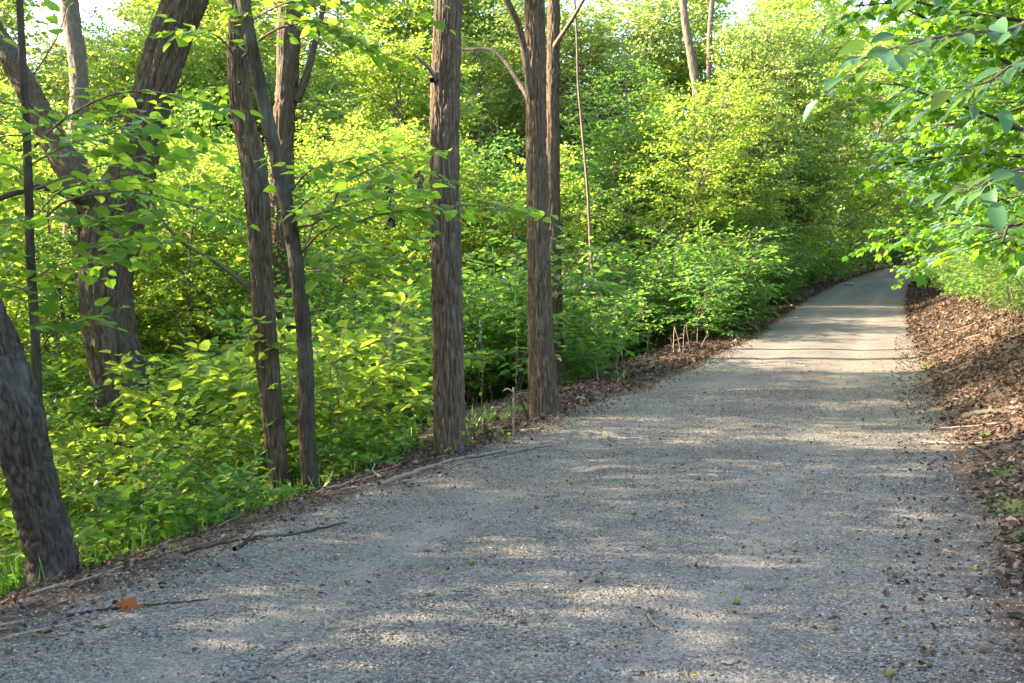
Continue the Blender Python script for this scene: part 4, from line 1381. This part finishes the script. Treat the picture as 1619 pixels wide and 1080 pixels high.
twm = [twig_mesh(s, .26, .0042, s % 2 == 0) for s in range(300, 305)]


def put_flat(name, me, c, label, cat, group, s=1.0, rz=None, lift=0.0):
    o = obj(name, me, None, (float(c[0]), float(c[1]), float(c[2]) + lift))
    o.scale = (s, s, s)
    nn = Vector(ground_normal(np.array([c[0]]), np.array([c[1]]))[0])
    q = Vector((0, 0, 1)).rotation_difference(nn)
    o.rotation_mode = 'QUATERNION'
    o.rotation_quaternion = q @ Quaternion((0, 0, 1), r3.uniform(0, 6.28) if rz is None else rz)
    return tag(o, label, cat, group)


def flat_leaf(seed, mat, maple=False):
    rng = np.random.default_rng(seed)
    V, F = (T_maple() if maple else T_outline(OVAL, .3, .2))
    V = V.copy()
    V[:, 0] *= 1.5 if not maple else 1.1
    V[:, 2] = .16 * np.abs(V[:, 0]) + .12 * (V[:, 1] - .4) ** 2 * rng.choice([1, 1.8]) + .05 * noise(V[:, 0] * 4, V[:, 1] * 4, seed, seed) + .03
    V[:, 2] -= V[:, 2].min() - .01
    V[:, 1] -= .5
    return mesh_np('fallen_leaf', V, F, [M[mat]], True)


lb = [flat_leaf(k, 'dead', k % 3 == 0) for k in range(400, 405)]
ly = [flat_leaf(k, 'yellow') for k in range(410, 412)]
lg = [flat_leaf(k, 'fresh') for k in range(420, 422)]
lo_ = [flat_leaf(430, 'orange', True)]


def nut_mesh(seed, mat):
    rng = np.random.default_rng(seed)
    V, F = [], []
    nu, nv = 10, 7
    for i in range(nv):
        ph = math.pi * i / (nv - 1)
        for j in range(nu):
            th = 2 * math.pi * j / nu
            V.append([math.sin(ph) * math.cos(th), math.sin(ph) * math.sin(th), math.cos(ph) * 1.1 + (.25 if i == 0 else 0)])
    V = np.array(V)
    V *= (1 + .10 * noise(V[:, 0] * 2, V[:, 1] * 2, V[:, 2] * 2, seed))[:, None]
    V[:, 2] += .95
    for i in range(nv - 1):
        for j in range(nu):
            F.append([i * nu + j, (i + 1) * nu + j, (i + 1) * nu + (j + 1) % nu, i * nu + (j + 1) % nu])
    return mesh_np('nut', V, np.array(F), [M[mat]], True)


nm_ = [nut_mesh(500, 'nut'), nut_mesh(501, 'nut'), nut_mesh(502, 'nut_green')]


def rnd_path(y0, y1, tr=(-1.6, 1.7), pw=1.0):
    for _ in range(100):
        y = y0 + r3.random() ** pw * (y1 - y0)
        t = r3.uniform(*tr)
        x = float(xc(y)) + t / .9482
        if abs(x / y) < .44:
            break
    return np.array([x, y, float(path_z(np.array([x]), np.array([y]))[0])])


for (a, b, s, m) in ((1157, 628, .045, 0), (1180, 572, .05, 1), (1012, 700, .03, 1), (1395, 598, .03, 1), (1550, 633, .055, 1), (1300, 568, .04, 0)):
    pass
big_leaf = put_flat('fallen_leaf', lo_[0], on_ground(206, 964), 'large orange lobed leaf standing up on the gravel beside a dark twig', 'leaf', None, .078, 2.2, .016)
big_leaf.rotation_quaternion = Quaternion((0, 0, 1), .5) @ Quaternion((1, 0, 0), .85) @ Quaternion((0, 0, 1), -.6)
put_flat('fallen_leaf', lb[3], on_ground(1176, 629), 'crumpled orange-brown leaf lying alone in the sunlit gravel bands', 'leaf', None, .10, .3)
put_flat('fallen_leaf', ly[0], on_ground(1185, 571), 'bright yellow leaf lying in the middle of the far gravel', 'leaf', None, .09, .3)
put_flat('fallen_leaf', lg[0], on_ground(1028, 592), 'broad green leaf fallen on the gravel shoulder beside the wilting seedling', 'leaf', None, .17, .2)
put_flat('fallen_leaf', lb[0], on_ground(1598, 856), 'large curled tan leaf at the mossy bank foot', 'leaf', None, .14, 1.2)
put_flat('fallen_leaf', lb[0], on_ground(1605, 975), 'dark brown curled leaf on bare gravel below the bank', 'leaf', None, .07, 2.2)
put_flat('fallen_leaf', lg[1], on_ground(1552, 690), 'wilted olive leaf lying folded on the bank foot', 'leaf', None, .17, 1.0)
put_flat('fallen_leaf', ly[1], on_ground(1546, 634), 'yellow leaf lying on the brown leaf-covered bank', 'leaf', None, .08, 1.0)
for k in range(190):
    c = rnd_path(3.4, 22, (-1.9, 1.9), 1.4)
    put_flat('fallen_leaf', r3.choice(lb), c, 'small dry brown leaf scrap lying on the gravel path', 'leaf', 'brown leaf scraps on the path', r3.uniform(.022, .055))
for k in range(34):
    c = rnd_path(3.4, 16, (-1.6, 1.75), 1.4)
    put_flat('fallen_leaf', r3.choice(ly), c, 'tiny yellow leaf scrap lying on the gravel path', 'leaf', 'yellow leaf scraps on the path', r3.uniform(.018, .03))
for k in range(18):
    c = rnd_path(3.4, 14, (-1.6, 1.75), 1.3)
    put_flat('fallen_leaf', r3.choice(lg), c, 'tiny green leaf scrap lying on the gravel path', 'leaf', 'green leaf scraps on the path', r3.uniform(.018, .03))
for (a, b, g) in ((1407, 1071, 1), (1552, 1033, 0), (1470, 1055, 0), (1425, 1056, 0), (1287, 780, 1), (1214, 752, 0), (1104, 759, 0), (1078, 736, 0), (1420, 824, 0), (745, 893, 1), (1165, 955, 1),
                  (902, 765, 1), (1444, 940, 0), (1026, 972, 0), (945, 921, 0), (700, 921, 0), (1545, 903, 1), (1262, 890, 0), (1003, 815, 0), (848, 805, 0), (1530, 888, 0), (1320, 998, 0)):
    put_flat('nut', nm_[2] if g else r3.choice(nm_[:2]), on_ground(a, b), 'round olive nut husk lying on the gravel path' if g else 'small dark nut lying on the gravel path', 'nut',
             'olive nut husks on the path' if g else 'dark nuts on the path', r3.uniform(.012, .0155) if g else r3.uniform(.009, .013), lift=-.001)
for k in range(80):
    c = rnd_path(3.5, 24, (-1.95, 1.95), 1.3)
    put_flat('twig', r3.choice(twm), c, 'short dry twig lying on the gravel path', 'twig', 'dry twigs on the path', r3.uniform(.25, .9))
for k in range(40):
    y = r3.uniform(6.5, 26)
    t = r3.uniform(1.9, 3.8)
    x = float(xc(y)) + t / .9482
    put_flat('twig', r3.choice(twm), (x, y, gz(x, y) + .02), 'bleached twig lying in the leaf litter of the bank', 'twig', 'twigs in the bank litter', r3.uniform(1.0, 2.8))
for k in range(26):
    y = r3.uniform(8.5, 24)
    t = -r3.uniform(1.8, 3.6)
    x = float(xc(y)) + t / .9482
    put_flat('twig', r3.choice(twm), (x, y, gz(x, y) + .015), 'grey twig lying in the leaf litter round the tree feet', 'twig', 'twigs in the shoulder litter', r3.uniform(.9, 2.2))


for k in range(34):
    y = r3.uniform(3.9, 10.5)
    t = -r3.uniform(1.55, 2.3)
    x = float(xc(y)) + t / .9482
    put_flat('twig', r3.choice(twm), (x, y, gz(x, y) + .006), 'dark twig lying on the sloping gravel shoulder below the weeds', 'twig', 'twigs on the gravel shoulder', r3.uniform(.6, 1.9), rz=r3.gauss(.95, .5))


def stick(pts, r, label, name='fallen_branch', mat='deadwood'):
    P = np.array([on_ground(a, b) for a, b in pts])
    P[:, 2] += r * .9
    org = P[0].copy()
    P = catmull(P - org, 24)
    rng = np.random.default_rng(int(abs(pts[0][0])) + 1)
    P[:, 2] += .3 * r * rng.normal(0, 1, 24)
    mb = MB()
    mb.add(*tube(P, np.linspace(r, r * .5, 24) * (1 + .12 * rng.normal(0, 1, 24)), 7))
    for f in (.35, .7):
        q, t = lerp_poly(P, f)
        Q = poly(rng, q, t + np.array([rng.normal(0, .5), rng.normal(0, .5), .08]), 9 * r, 4, .2, -.02)
        mb.add(*tube(Q, np.linspace(r * .5, r * .25, 4), 5))
    tag(obj(name, mb.mesh('stick', M[mat]), None, tuple(org)), label, 'branch')


stick([(285, 878), (380, 856), (470, 845), (548, 829)], .009, 'long thin dark stick lying on the gravel below the weeds', mat='bark_dark')
stick([(370, 872), (388, 862), (402, 852)], .011, 'short thick dark stick end beside the long thin stick', mat='bark_dark')
stick([(105, 976), (170, 966), (250, 958), (330, 950)], .006, 'dark thin twig lying under the large orange leaf', mat='bark_dark')
stick([(250, 878), (330, 858), (420, 836)], .005, 'thin grey runner lying along the mossy gravel edge')
stick([(500, 782), (560, 765), (640, 742)], .014, 'brown root-like stick lying at the slope lip beside the curved tree')
stick([(600, 770), (680, 742), (760, 722), (870, 706)], .016, 'long reddish-brown rotten stick along the gravel edge past the straight tree')
stick([(700, 742), (760, 728), (820, 715)], .008, 'thin brown stick next to the long rotten stick')
stick([(800, 718), (830, 713), (850, 708)], .013, 'short dark rotten stick on the gravel past the straight tree')
stick([(1525, 662), (1560, 655), (1600, 656)], .028, 'thick rotten dark log piece lying in the bank litter', mat='bark_dark')
stick([(1470, 702), (1520, 703), (1600, 700)], .012, 'long dark stick lying at the foot of the leaf-covered bank')
stick([(905, 578), (960, 566), (1020, 552)], .028, 'grey fallen branch lying under the path-side thicket')
stick([(1450, 615), (1500, 590), (1535, 575)], .008, 'bleached thin stick slanting over the bank litter')
stick([(1022, 962), (1030, 985), (1052, 1000)], .007, 'short bent reddish twig on bare near gravel')
stick([(540, 1000), (565, 997), (585, 1001)], .007, 'short pale bark chip-like stick on the shaded gravel')

# rocks
def rock(c, s, label, seed):
    V, F = OCT_V.copy(), OCT_F
    rng = np.random.default_rng(seed)
    nu, nv = 12, 8
    Vv, Ff = [], []
    for i in range(nv):
        ph = math.pi * i / (nv - 1)
        for j in range(nu):
            th = 2 * math.pi * j / nu
            Vv.append([math.sin(ph) * math.cos(th), math.sin(ph) * math.sin(th), math.cos(ph)])
    Vv = np.array(Vv)
    Vv *= (1 + .35 * fbm(Vv[:, 0] * 1.4, Vv[:, 1] * 1.4, Vv[:, 2] * 1.4, seed))[:, None]
    Vv *= [1.3, .9, .55]
    Vv[:, 2] += .25
    for i in range(nv - 1):
        for j in range(nu):
            Ff.append([i * nu + j, (i + 1) * nu + j, (i + 1) * nu + (j + 1) % nu, i * nu + (j + 1) % nu])
    o = obj('rock', mesh_np('rock', Vv * s, np.array(Ff), [M['rock']], False), None, tuple(c))
    tag(o, label, 'rock')


rock(on_ground(1343, 451), .17, 'single brown rock lying on the far stretch of path', 601)
rock(on_ground(1355, 466), .07, 'small dark stone on the far stretch of path', 602)
rock(on_ground(918, 632), .05, 'pale grey stone half buried on the shoulder by the warm tan trunk', 603)
rock(on_ground(905, 1018), .012, 'tiny pinkish stone on the bare near gravel', 604)

# dry stalks under the thicket
for k in range(34):
    px = r3.uniform(895, 1260)
    y = r3.uniform(16.5, 34)
    x = (px - W0 / 2) / FPX * y
    t = float(lateral(x, y))
    t = max(min(t, -2.5), -4.2)
    x = float(xc(y)) + t / .9482 + r3.uniform(-.3, .3)
    z = gz(x, y)
    rng = np.random.default_rng(700 + k)
    h = r3.uniform(.25, .7)
    mb = MB()
    P = poly(rng, (0, 0, -.05), (rng.normal(0, .12), rng.normal(0, .12), 1), h, 6, .07, 0)
    mb.add(*tube(P, np.linspace(.012, .007, 6) * (1 + .15 * rng.normal(0, 1, 6)), 6))
    q, tt_ = lerp_poly(P, .6)
    mb.add(*tube(poly(rng, q, (rng.normal(0, 1), rng.normal(0, 1), .6), h * .3, 4, .2, 0), np.linspace(.006, .003, 4), 5))
    tag(obj('dry_stalk', mb.mesh('dry_stalk', M['deadwood']), None, (x, y, z)), 'dry tan stalk standing in front of the path-side thicket', 'stalk', 'dry stalks before the thicket')
for (a, b, h, lean, lab) in ((812, 690, .42, 0, 'tall straw-coloured broken stalk beside the warm tan trunk'), (838, 668, .26, -.4, 'short dark leaning stump stick against the warm tan trunk'), (766, 706, .18, 0, 'short dark peg-like stump between the straight tree and the tan tree')):
    c = on_ground(a, b, ground_z)
    P = np.array([[0, 0, -.05], [lean * h * .4, 0, h * .4], [lean * h, 0.01, h]])
    mb = MB()
    mb.add(*tube(catmull(P, 8), np.linspace(.016, .013, 8) * (.6 if h > .4 else 1), 8))
    if h > .4:
        mb.add(*tube(np.array([[0, 0, h * .9], [-.05, 0, h * .97], [-.09, .01, h * .92]]), .006, 5))
    tag(obj('broken_stalk', mb.mesh('broken_stalk', M['deadwood' if h > .4 else 'bark_dark']), None, tuple(c)), lab, 'stalk')


# small seedlings
def seedling(px, py, h, L, mat, label, seed, hang=.1, n=5):
    c = on_ground(px, py, ground_z)
    rng = np.random.default_rng(seed)
    t = thing('seedling', label, 'seedling', c)
    mb, lv = MB(), Leaves()
    for k in range(n):
        P = poly(rng, (0, 0, -.02), (rng.normal(0, .35), rng.normal(0, .35), 1), h * rng.uniform(.6, 1.1), 5, .1, -.02)
        mb.add(*tube(P, np.linspace(.004, .002, 5), 5))
        twig_leaves(rng, lv, P, h * .16, L, 65, .4, start=.45, hang=hang)
    obj('stem', mb.mesh('stem', M['twig']), t)
    obj('foliage', lv.mesh('foliage', L4, M[mat], .8), t)


seedling(984, 606, .22, .10, 'fresh', 'wilting pale green seedling standing alone on the sunlit gravel shoulder', 801, .7, 4)
seedling(1465, 584, .12, .06, 'fresh', 'bright green seedling sprouting from the bank litter edge', 802, .1, 4)
seedling(1490, 532, .14, .06, 'fresh', 'upper green seedling sprouting from the bank litter', 803, .1, 4)
seedling(760, 690, .3, .05, 'lime', 'leafy seedling in brown litter between the straight tree and the tan tree', 804, .1, 5)
seedling(745, 712, .2, .05, 'lime', 'low seedling hugging the foot of the straight tree', 805, .1, 5)
seedling(702, 722, .10, .04, 'shrub', 'tiny seedling in front of the straight tree foot', 806, .1, 4)
seedling(955, 560, .3, .06, 'shrub', 'green seedling at the litter edge before the thicket', 807, .1, 5)
seedling(800, 702, .12, .04, 'lime', 'tiny sprout in litter by the straw-coloured stalk', 808, .1, 4)
seedling(1500, 470, .4, .07, 'fresh', 'green sprout at the far foot of the bank', 809, .1, 5)
seedling(245, 866, .16, .06, 'cool', 'dull green seedling among the moss on the gravel edge', 810, .1, 4)

# dry brown weed beside the far path
c = on_ground(1225, 478, ground_z)
t = thing('dry_weed', 'withered brown weed beside the far stretch of path', 'weed', c)
rng = np.random.default_rng(820)
mb, lv = MB(), Leaves()
for k in range(12):
    P = poly(rng, (rng.normal(0, .2), rng.normal(0, .2), -.02), (rng.normal(0, .3), rng.normal(0, .3), 1), rng.uniform(.6, 1.1), 6, .1, -.03)
    mb.add(*tube(P, np.linspace(.008, .004, 6), 5))
    twig_leaves(rng, lv, P, .05, .11, 70, .5, start=.3, hang=.8)
obj('stem', mb.mesh('stem', M['deadwood']), t)
obj('foliage', lv.mesh('foliage', L4, M['dead'], .6), t)

# withered leaf clump hanging in the redbud sprays
for (a, b0, b1, Y, lab) in ((617, 272, 355, 7.6, 'long withered brown leaf clump hanging among the round-leaved sprays'), (662, 268, 300, 7.7, 'small withered brown leaf clump hanging near the straight tree')):
    p0, p1 = at(a, b0, Y), at(a + 3, b1, Y)
    t = thing('withered_clump', lab, 'leaf clump', p0)
    rng = np.random.default_rng(a)
    P = np.linspace(p0, p1, 8) - p0
    P[1:, :2] += rng.normal(0, .006, (7, 2))
    mb, lv = MB(), Leaves()
    mb.add(*tube(P, .003, 5))
    nL = 46 if b1 - b0 > 50 else 14
    f = rng.random(nL)
    pos = np.stack([np.interp(f, np.linspace(0, 1, 8), P[:, k]) for k in range(3)], -1)
    d = nrm(np.stack([rng.normal(0, .5, nL), rng.normal(0, .5, nL), -np.ones(nL)], -1))
    nn = nrm(np.cross(d, rng.normal(0, 1, (nL, 3))))
    lv.add(pos, d, nn, rng.uniform(.04, .075, nL))
    obj('stalk', mb.mesh('stalk', M['deadwood']), t)
    obj('foliage', lv.mesh('foliage', L4, M['dead'], .7), t)

# violet flower spikes in the undergrowth
for (px, b0, b1, Y, lab) in ((815, 480, 372, 13.0, 'tall violet flower spike in the shrubs before the warm tan trunk'), (760, 540, 505, 12.4, 'small violet flower spike low in the shrubs past the straight tree')):
    p0, p1 = at(px, b0, Y), at(px, b1, Y)
    g = gz(p0[0], Y)
    org = np.array([p0[0], Y, g])
    t = thing('flower_spike', lab, 'flower', org)
    mb = MB()
    mb.add(*tube(np.array([[0, 0, -.05], [0.02, 0, (p0[2] - g) * .6], p1 - org]), [.006, .005, .002], 5))
    obj('stem', mb.mesh('stem', M['twig']), t)
    lv, lf = Leaves(), Leaves()
    rng = np.random.default_rng(px)
    n = 26
    f = rng.random(n)
    pos = (p0 - org) + (p1 - p0) * f[:, None]
    az = rng.uniform(0, 6.28, n)
    d = nrm(np.stack([np.cos(az), np.sin(az), rng.normal(0, .3, n)], -1))
    lv.add(pos, d, nrm(np.cross(d, rng.normal(0, 1, (n, 3)))), rng.uniform(.012, .024, n))
    obj('blossom', lv.mesh('blossom', L4, M['violet'], 1.0), t)
    twig_leaves(rng, lf, np.array([[0, 0, .1], [.01, 0, (p0[2] - g) * .6], p0 - org]), .07, .09, 60, .4)
    obj('foliage', lf.mesh('foliage', L4, M['shrub'], .6), t)

print("OBJECTS", len(bpy.data.objects), "TRIS", sum(sum(len(pp.vertices) - 2 for pp in me.polygons) if len(me.polygons) < 1000 else len(me.loops) - 2 * len(me.polygons) for me in bpy.data.meshes))
